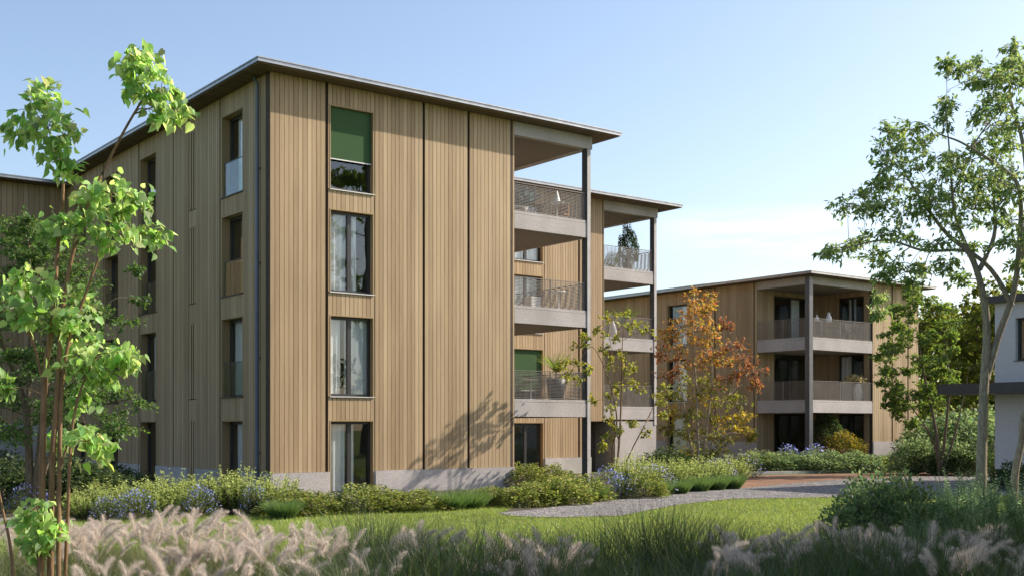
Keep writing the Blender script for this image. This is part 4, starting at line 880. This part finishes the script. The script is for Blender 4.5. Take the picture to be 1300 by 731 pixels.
for a in [
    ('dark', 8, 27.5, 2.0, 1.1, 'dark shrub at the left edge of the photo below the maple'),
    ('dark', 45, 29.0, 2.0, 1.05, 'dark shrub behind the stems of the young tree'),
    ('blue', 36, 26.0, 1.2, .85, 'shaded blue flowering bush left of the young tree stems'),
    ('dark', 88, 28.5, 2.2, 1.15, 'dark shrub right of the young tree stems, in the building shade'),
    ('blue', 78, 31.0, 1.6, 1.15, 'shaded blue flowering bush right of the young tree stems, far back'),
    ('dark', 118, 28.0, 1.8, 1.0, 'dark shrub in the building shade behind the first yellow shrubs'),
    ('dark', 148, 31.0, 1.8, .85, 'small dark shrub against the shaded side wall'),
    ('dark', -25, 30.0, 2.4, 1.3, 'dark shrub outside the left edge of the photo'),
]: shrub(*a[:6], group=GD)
for a in [
    ('grey', 1086, 16.8, 1.0, 1.0, 'airy grey green shrub at the left end of the right foreground'),
    ('grey', 1118, 17.2, 1.2, 1.22, 'tallest grey green shrub in the right foreground, right of the airy one'),
    ('grey', 1150, 16.8, 1.15, 1.12, 'grey green shrub between the tallest one and the feathery shrubs'),
    ('fern', 1178, 16.6, 1.15, 1.05, 'feathery blue green shrub left of the pale tree trunk'),
    ('fern', 1208, 16.9, 1.2, 1.2, 'feathery blue green shrub just left of the pale tree trunk'),
    ('fern', 1238, 16.4, 1.25, 1.25, 'feathery blue green shrub at the foot of the pale tree trunk'),
    ('fern', 1268, 16.6, 1.25, 1.25, 'feathery blue green shrub right of the pale tree trunk'),
    ('fern', 1300, 16.4, 1.3, 1.35, 'feathery blue green shrub cut by the right edge of the photo'),
    ('fern', 1222, 18.2, 1.3, 1.3, 'feathery blue green shrub behind the others, beside the pale trunk'),
    ('fern', 1160, 15.6, .9, .75, 'small feathery plant in front of the grey green shrubs'),
    ('fern', 1250, 15.4, 1.0, .8, 'small feathery plant in front of the pale tree trunk'),
]: shrub(*a[:6], group=GR)

# ------------------------------------------------------------------ tall grasses of the foreground
def plume_mesh(seed):
    r = np.random.RandomState(seed); L = r.uniform(.26, .40); bend = r.uniform(.5, 1.25); n = 700
    k = 12; sp = []
    ang = r.uniform(.15, .5)
    p = np.array((0., 0, 0)); sp.append(p.copy())
    for i in range(k):
        a = ang + bend * (i / k) ** 1.1; p = p + L / k * np.array((math.sin(a), 0, math.cos(a))); sp.append(p.copy())
    sp = np.array(sp); t = r.uniform(0.03, 1, n); j = np.minimum((t * k).astype(int), k - 1); f = (t * k - j)[:, None]
    P = sp[j] * (1 - f) + sp[j + 1] * f; T = unit(sp[j + 1] - sp[j])
    rad = r.normal(0, 1, (n, 3)); rad -= (rad * T).sum(1, keepdims=True) * T; rad = unit(rad)
    ln = .085 * np.sin(np.pi * np.clip(t * .86 + .12, 0, 1)) ** .6 * r.uniform(.6, 1.15, n)
    D_ = unit(rad * .8 + T * .75)
    s = unit(np.cross(D_, r.normal(0, 1, (n, 3)))) * .0010
    V = np.stack([P - s, P + s, P + D_ * ln[:, None]], 1).reshape(-1, 3); F = np.arange(n * 3).reshape(-1, 3)
    c = np.array([(.53, .475, .41), (.62, .565, .495), (.43, .38, .32)])[r.choice(3, n)] * (1 + r.normal(0, .1, (n, 1)))
    # spine
    q = np.stack([sp - np.array((0, .002, 0)), sp + np.array((0, .002, 0))], 1).reshape(-1, 3); o = len(V)
    F2 = [];
    for i in range(k): F2 += [(o + 2 * i, o + 2 * i + 1, o + 2 * i + 3), (o + 2 * i, o + 2 * i + 3, o + 2 * i + 2)]
    return np_mesh('plume', np.vstack([V, q]), np.vstack([F, np.array(F2)]), M['plume'], np.clip(np.vstack([c, np.tile((.3, .24, .16), (len(F2), 1))]), .02, .8))
PLUMES = [plume_mesh(300 + i) for i in range(8)]
def tuft_mesh(seed, h=.75, n=420, cols=((.10, .13, .04), (.15, .17, .06), (.07, .10, .03), (.24, .22, .11))):
    global RS
    old = RS; RS = np.random.RandomState(seed)
    a = RS.uniform(0, 6.28, n); q = np.sqrt(RS.uniform(0, 1, n)) * .14
    P = np.stack([np.cos(a) * q, np.sin(a) * q, np.zeros(n)], 1)
    V, F, C = blades(P, RS.uniform(.55, 1.1, n) * h, RS.uniform(.004, .008, n), RS.uniform(.12, .75, n), palette(n, cols, .2), seg=5, droop=.9, az=a + RS.normal(0, .6, n))
    me = np_mesh('blade_tuft', V, F, M['bladem'], C); RS = old; return me
TUFTS = [tuft_mesh(400 + i) for i in range(4)]
def fountain(x, y, h, nplume, label, group, wind=math.pi):
    r = empty('grass_clump', (x, y, 0), 0, label, 'ornamental grass', group)
    t = link('blade_tuft', random.choice(TUFTS), r); s = h / .8; t.scale = (s, s, s); t.rotation_euler = (0, 0, random.uniform(0, 6.28))
    for i in range(nplume):
        a = random.uniform(0, 6.28); q = .34 * math.sqrt(random.random()) * s; ph = h * random.uniform(.62, .92)
        p = link('plume', random.choice(PLUMES), r, (math.cos(a) * q, math.sin(a) * q, ph))
        p.rotation_euler = (0, random.uniform(-.1, .25), a * .45 + random.uniform(-.9, .9) + random.choice((0, 0, 0, math.pi)))
        k = random.uniform(.65, 1.25); p.scale = (k, k, k)
    return r
NOTES = []
def field(pts, label, group, jitter=.12, hp=(.5, .82), npl=(5, 9)):
    for px, py, Y in pts:
        X = (px - CXP) / FPX * Y + random.uniform(-jitter, jitter)
        fountain(X, Y + random.uniform(-.2, .2), random.uniform(*hp), random.randint(*npl), label, group)
rf = random.Random(5)
left = [(px + rf.uniform(-9, 9), 0, Y) for Y, row in ((15.2, range(10, 330, 44)), (14.0, range(-10, 420, 46)), (12.8, range(-20, 470, 50)), (11.6, range(90, 470, 56)), (10.5, range(120, 480, 64))) for px in row]
field(left, 'sunlit clump of fountain grass with dense pinkish beige plumes on the left', 'fountain grass clumps of the left foreground')
mid = [(px, 0, Y) for px, Y in ((505, 12.6), (560, 12.0), (610, 11.6), (640, 12.6), (665, 12.0), (690, 13.0), (705, 11.4), (735, 12.2), (545, 13.4), (650, 10.6))]
field(mid, 'shaded grass clump with few greyish plumes among dark blades in the middle foreground', 'fountain grass clumps of the middle foreground', hp=(.5, .78), npl=(8, 12))
right = [(px, 0, Y) for px, Y in ((925, 13.2), (950, 12.4), (985, 12.0), (1000, 13.2), (1040, 13.6), (935, 11.2), (975, 10.8), (1085, 12.8), (1110, 12.0), (1140, 11.6), (1170, 12.6), (1150, 10.8), (1200, 11.4), (1235, 10.8), (1250, 12.8), (1285, 12.4), (1300, 11.2), (1100, 13.8), (1270, 13.6), (1190, 10.4))]
field(right, 'shaded clump of fountain grass with arching grey plumes below the right shrubs', 'fountain grass clumps of the right foreground', hp=(.55, .78), npl=(7, 11))

# dense green reed blades between them
n = 74000
P = np.stack([RS.uniform(-1, 1, n), 9.0 + 4.9 * RS.uniform(0, 1, n) ** .9, np.zeros(n)], 1)
P[:, 0] *= P[:, 1] * .47
dens = np.where(P[:, 0] < -1.9, .36, 1.0) * (.55 + .45 * np.sin(P[:, 0] * 2.6 + 1.2 * np.sin(P[:, 1] * 1.7)) * np.sin(P[:, 1] * 2.1 + P[:, 0]))
P = P[RS.uniform(0, 1, n) < dens]; n = len(P)
hh = np.where(P[:, 0] < -1.9, RS.uniform(.3, .62, n), RS.uniform(.42, 1.12, n)) * (.86 + .25 * np.sin(P[:, 0] * 1.7 + 2) * np.sin(P[:, 1] * 1.3))
V, F, Cc = blades(P, hh, RS.uniform(.008, .015, n), RS.uniform(.03, .5, n), palette(n, [(.045, .08, .02), (.06, .10, .027), (.032, .058, .016), (.12, .12, .05)], .2, [.35, .3, .27, .08]), seg=5, droop=.8)
tag(link('meadow_grass', np_mesh('meadow_grass', V, F, M['bladem'], Cc)), 'tall dark green grass blades growing as one mass across the foreground', 'grass', kind='stuff')
# rough grass under and between the plants
n = 26000
P = np.stack([RS.uniform(-14, 16, n), RS.uniform(14.5, 34, n), np.zeros(n)], 1); P = P[(inside(P, BED_A)) & ~inside(P, GRAVEL)]; n = len(P)
V, F, Cc = blades(P, RS.uniform(.08, .28, n), RS.uniform(.008, .014, n), RS.uniform(.1, .9, n), palette(n, [(.09, .13, .03), (.13, .16, .04), (.06, .09, .025)], .2), seg=2)
tag(link('ground_cover', np_mesh('ground_cover', V, F, M['bladem'], Cc)), 'low rough green ground cover under the shrubs along the buildings', 'ground cover', kind='stuff')

# ------------------------------------------------------------------ things on the balconies
def loc(C, u, v, z): x, y = W(C, u, v); return (x, y, z)
def potted(name, C, u, v, z, label, pot, ph, pr, kind, wd, h, cat='potted plant'):
    r = empty(name, loc(C, u, v, z), 0, label, cat)
    m = MB(); m.lathe([(pr * .72, 0), (pr * .9, ph * .6), (pr, ph), (pr * .88, ph), (pr * .86, ph - .05)], n=18); m.build('pot', M[pot], r, True)
    if kind == 'palm':
        m = MB(); m.tube([(0, 0, ph - .05), (0, 0, ph + .25)], [.035, .03], 6); m.build('stem', M['bark'], r)
        n = 90; a = RS.uniform(0, 6.28, n); V, F, Cc = blades(np.tile((0, 0, ph + .2), (n, 1)), RS.uniform(.5, .95, n), .035, RS.uniform(.15, 1.0, n), palette(n, [(.14, .22, .04), (.2, .28, .06), (.09, .16, .03)], .15), seg=5, droop=.9, az=a)
        link('foliage', np_mesh('foliage', V, F, M['leafbig'], Cc), r)
    elif kind == 'spike':
        n = 260; u_ = unit(RS.normal(0, 1, (n, 3))); u_[:, 2] = np.abs(u_[:, 2]) + .35; P = np.tile((0, 0, ph + .05), (n, 1)) + u_ * RS.uniform(.0, .25, n)[:, None]
        V, F, Cc = leaves(P, u_, RS.uniform(.3, .6, n), .13, RHOMB, palette(n, [(.16, .23, .25), (.22, .29, .31), (.12, .18, .19)], .12)); link('foliage', np_mesh('foliage', V, F, M['leaf'], Cc), r)
    else:
        v_ = KIND[kind][0]
        for nm, me in (('stem', v_[0]), ('foliage', v_[1]), ('bloom', v_[2])):
            if me: o = link(nm, me, r, (0, 0, ph - .08)); o.scale = (wd, wd, h)
    return r
def pedestal(C, u, v, z, label, cone=True):
    r = empty('pedestal_table', loc(C, u, v, z), 0, label, 'table')
    m = MB(); m.lathe([(.16, 0), (.15, .02), (.025, .04), (.022, .66)], n=16); m.build('leg', M['white'], r, True)
    m = MB(); m.lathe([(.26, .661), (.27, .675), (.26, .69)], n=20); m.build('tabletop', M['white'], r, True)
def cone_lamp(C, u, v, z, label):
    m = MB(); m.lathe([(.13, 0), (.12, .03), (.07, .22), (.02, .38), (.01, .40)], n=16); o = m.build('table_lamp', M['white'], None, True); o.location = loc(C, u, v, z); tag(o, label, 'lamp')
def chair(C, u, v, z, rz, label, group=None, mat='metal'):
    r = empty('garden_chair', loc(C, u, v, z), ROT + rz, label, 'chair', group)
    m = MB(); m.box(-.22, .22, -.22, .22, .43, .46); m.build('seat', M[mat], r)
    m = MB(); m.box(-.22, .22, .2, .23, .5, .86); m.build('backrest', M[mat], r)
    for sx in (-.2, .2):
        for sy in (-.2, .2):
            m = MB(); m.tube([(sx * 1.1, sy * 1.1, 0), (sx, sy, .43)], [.014, .016], 6); m.build('leg', M['metal'], r)
        m = MB(); m.tube([(sx, .21, .46), (sx, .215, .5), (sx, .215, .8)], [.012] * 3, 6); m.build('back_post', M['metal'], r)
    return r
A3, A2, A1 = LV[2], LV[1], LV[0]
potted('potted_plant', CA, u_of(662, CA, .9), .9, A3, 'spiky blue grey plant in a pale pot on the top balcony of the main building', 'potgrey', .32, .24, 'spike', 1, 1)
pedestal(CA, u_of(707, CA, 1.0), 1.0, A3, 'slim white pedestal table on the top balcony of the main building')
cone_lamp(CA, u_of(707, CA, 1.0), 1.0, A3 + .692, 'white cone shaped lamp on the pedestal table of the top balcony')
chair(CA, u_of(716, CA, 1.4), 1.6, A3, -1.2, 'ochre garden chair beside the white pedestal table on the top balcony', mat='cushion')
pedestal(CA, u_of(709, CA, 1.0), 1.0, A2, 'slim white pedestal table on the middle balcony of the main building')
m = MB(); m.box(-.2, .2, -.2, .2, 0, .36); m.box(-.21, .21, -.21, .21, .361, .4); o = m.build('planter', M['white']); o.location = loc(CA, u_of(676, CA, .8), .8, A2); o.rotation_euler = (0, 0, ROT); tag(o, 'small white storage cube on the middle balcony of the main building', 'planter')
potted('potted_palm', CA, u_of(706, CA, 1.0), 1.0, A1, 'bright green palm in a big dark pot on the lowest balcony of the main building', 'potdark', .72, .34, 'palm', 1, 1)
pedestal(CA, u_of(674, CA, .9), .9, A1, 'slim white pedestal table on the lowest balcony, left of the potted palm')
cb = CB
r = potted('potted_bamboo', cb, u_of(797, cb, .9), .9, A3, 'tall narrow bush in a grey pot on the top balcony of the stepped back block', 'potgrey', .45, .26, 'dark', .95, 1.75)
potted('potted_plant', cb, u_of(777, cb, .7), .7, A3, 'low white flowered plant left of the tall bush on the top balcony', 'potgrey', .2, .2, 'pale', .85, .8)
potted('potted_plant', cb, u_of(790, cb, .8), .8, A2, 'broad leaved green plant on the middle balcony of the stepped back block', 'terracotta', .5, .26, 'palm', 1, 1)
m = MB(); m.lathe([(.1, 0), (.16, .03), (.17, .35), (.1, .6), (.06, .72), (.05, .74)], n=16); o = m.build('floor_lantern', M['white'], None, True); o.location = loc(cb, u_of(778, cb, .6), .6, A2); tag(o, 'pale floor lantern left of the broad leaved plant on the middle balcony', 'lantern')
# far block: lanterns on the rail ledge, dining set, vase, terrace bushes
c3z = CL[1]
def bottle(u, v, z, label, k=1.0):
    r = empty('lantern', loc(CC, u, v, z), 0, label, 'lantern', 'white lanterns on the far balcony')
    m = MB(); m.lathe([(.16 * k, 0), (.18 * k, .04), (.18 * k, .3 * k), (.09 * k, .42 * k), (.08 * k, .5 * k)], n=14); m.build('body', M['white'], r, True)
    m = MB(); m.lathe([(.09 * k, .502 * k), (.1 * k, .56 * k), (.03 * k, .6 * k)], n=12); m.build('cap', M['white'], r, True)
tb = empty('garden_table', loc(CC, u_of(1064, CC, 1.5), 1.5, c3z), ROT, 'dark dining table behind the railing of the top far balcony', 'table')
m = MB(); m.box(-.9, .9, -.42, .42, .70, .74); m.build('tabletop', M['metal'], tb)
for sx in (-.8, .8):
    for sy in (-.35, .35): m = MB(); m.box(sx - .03, sx + .03, sy - .03, sy + .03, 0, .699); m.build('leg', M['metal'], tb)
ut = u_of(1064, CC, 1.5)
chair(CC, ut - .4, .85, c3z, math.pi, 'garden chair on the near left side of the dining table on the far balcony')
chair(CC, ut + .4, .85, c3z, math.pi, 'garden chair on the near right side of the dining table on the far balcony')
chair(CC, ut - .4, 2.15, c3z, 0, 'garden chair behind the dining table on the far balcony')
sh = empty('side_table', loc(CC, .75, .55, c3z), ROT, 'narrow high side table at the corner of the top far balcony', 'table')
m = MB(); m.box(-.55, .75, -.22, .22, .8, .84); m.build('tabletop', M['metal'], sh)
for sx in (-.48, .68): m = MB(); m.box(sx - .03, sx + .03, -.18, .18, 0, .799); m.build('leg', M['metal'], sh)
bottle(u_of(1037, CC, .55), .55, c3z + .842, 'small white lantern nearest the corner column on the top far balcony', .5)
bottle(u_of(1052, CC, .55), .55, c3z + .842, 'larger white bottle shaped lantern right of the small one on the top far balcony', .78)
r = empty('flower_vase', loc(CC, u_of(1089, CC, .6), .6, CL[0]), 0, 'tall white vase of cream flowers on the middle balcony of the far block', 'vase')
m = MB(); m.lathe([(.12, 0), (.19, .2), (.22, .5), (.16, .75), (.13, .82), (.16, .88)], n=18); m.build('vessel', M['white'], r, True)
n = 420; u_ = unit(RS.normal(0, 1, (n, 3))); u_[:, 2] = np.abs(u_[:, 2]); V, F, Cc = leaves(np.array((-.15, 0, .9)) + u_ * RS.uniform(.5, 1, n)[:, None] * np.array((.62, .5, .42)), u_, RS.uniform(.07, .13, n), .8, OVAL, palette(n, [(.62, .52, .28), (.70, .62, .40), (.35, .33, .12)], .12))
tag(link('bouquet', np_mesh('bouquet', V, F, M['petal'], Cc), r), kind='stuff')
potted('potted_shrub', CC, u_of(1048, CC, .9), .9, .4, 'tall dark green bush in a pot on the ground terrace of the far block', 'terracotta', .5, .42, 'dark', 1.9, 1.9)
potted('potted_shrub', CC, u_of(1071, CC, -.4), -.4, 0.1, 'round golden bush in front of the ground terrace of the far block', 'terracotta', .4, .4, 'golden', 2.0, 1.35)

# ------------------------------------------------------------------ light, sky, camera
SUNV = (2.7 * DR[0] - DL[0], 2.7 * DR[1] - DL[1], 2.0)
sl = math.sqrt(sum(c * c for c in SUNV)); elev = math.asin(SUNV[2] / sl); azi = math.atan2(SUNV[0], SUNV[1])
L = bpy.data.lights.new('sun', 'SUN'); L.energy = 4.3; L.angle = R(.53); L.color = (1.0, .89, .76)
lo = link('sun', L); lo.rotation_euler = (math.pi / 2 - elev, 0, math.atan2(SUNV[0], -SUNV[1])); lo.location = (30, 10, 40)
wd_ = bpy.data.worlds.new('World'); SC.world = wd_; wd_.use_nodes = True; nt = wd_.node_tree; nt.nodes.clear()
sky = N(nt, 'ShaderNodeTexSky', sky_type='NISHITA', sun_disc=False, sun_elevation=elev, sun_rotation=azi, altitude=300, air_density=1.0, dust_density=2.2, ozone_density=1.4)
tc = N(nt, 'ShaderNodeTexCoord'); sp = N(nt, 'ShaderNodeSeparateXYZ'); nt.links.new(tc.outputs['Generated'], sp.inputs[0])
mp = N(nt, 'ShaderNodeMapping'); mp.inputs['Scale'].default_value = (2.2, 2.2, 15); nt.links.new(tc.outputs['Generated'], mp.inputs[0])
cn = N(nt, 'ShaderNodeTexNoise', i_Scale=1.6, i_Detail=8, i_Roughness=.58); nt.links.new(mp.outputs[0], cn.inputs['Vector'])
cr = ramp(nt, [(.40, (0, 0, 0)), (.62, (1, 1, 1))]); nt.links.new(cn.outputs['Fac'], cr.inputs[0])
band = ramp(nt, [(.135, (0, 0, 0)), (.155, (1, 1, 1)), (.17, (.8, .8, .8)), (.185, (0, 0, 0))]); nt.links.new(sp.outputs['Z'], band.inputs[0])
ml = N(nt, 'ShaderNodeMath', operation='MULTIPLY'); nt.links.new(cr.outputs[0], ml.inputs[0]); nt.links.new(band.outputs[0], ml.inputs[1])
azr = ramp(nt, [(.10, (0, 0, 0)), (.16, (1, 1, 1)), (.26, (1, 1, 1)), (.34, (0, 0, 0))]); nt.links.new(sp.outputs['X'], azr.inputs[0])
ml2 = N(nt, 'ShaderNodeMath', operation='MULTIPLY'); nt.links.new(ml.outputs[0], ml2.inputs[0]); nt.links.new(azr.outputs[0], ml2.inputs[1])
ml3 = N(nt, 'ShaderNodeMath', operation='MULTIPLY', i_1=.46); nt.links.new(ml2.outputs[0], ml3.inputs[0])
mx = N(nt, 'ShaderNodeMix', data_type='RGBA'); nt.links.new(ml3.outputs[0], mx.inputs[0]); tn = N(nt, 'ShaderNodeVectorMath', operation='MULTIPLY', i_1=(1.0, .955, .925)); nt.links.new(sky.outputs[0], tn.inputs[0]); nt.links.new(tn.outputs[0], mx.inputs[6]); mx.inputs[7].default_value = (7.4, 6.9, 6.7, 1)
bg = N(nt, 'ShaderNodeBackground', i_Strength=.138); nt.links.new(mx.outputs[2], bg.inputs[0])
wo = N(nt, 'ShaderNodeOutputWorld'); nt.links.new(bg.outputs[0], wo.inputs[0])

cam = bpy.data.cameras.new('camera'); cam.sensor_width = 36; cam.lens = FPX / 1300 * 36; cam.shift_y = (HOR - 365.5) / 1300; cam.clip_end = 2000; cam.clip_start = .1
co = link('camera', cam); co.location = (0, 0, EYE); co.rotation_euler = (math.pi / 2, 0, 0); SC.camera = co
vs = SC.view_settings; vs.view_transform = 'Standard'; vs.look = 'None'; vs.exposure = 0.82; vs.gamma = 1.0
try: vs.use_curve_mapping = False
except Exception: pass
SC.cycles.max_bounces = 8; SC.cycles.transparent_max_bounces = 12; SC.cycles.use_denoising = True
SC.cycles.sample_clamp_indirect = 6
for lt in list(bpy.data.lights): pass
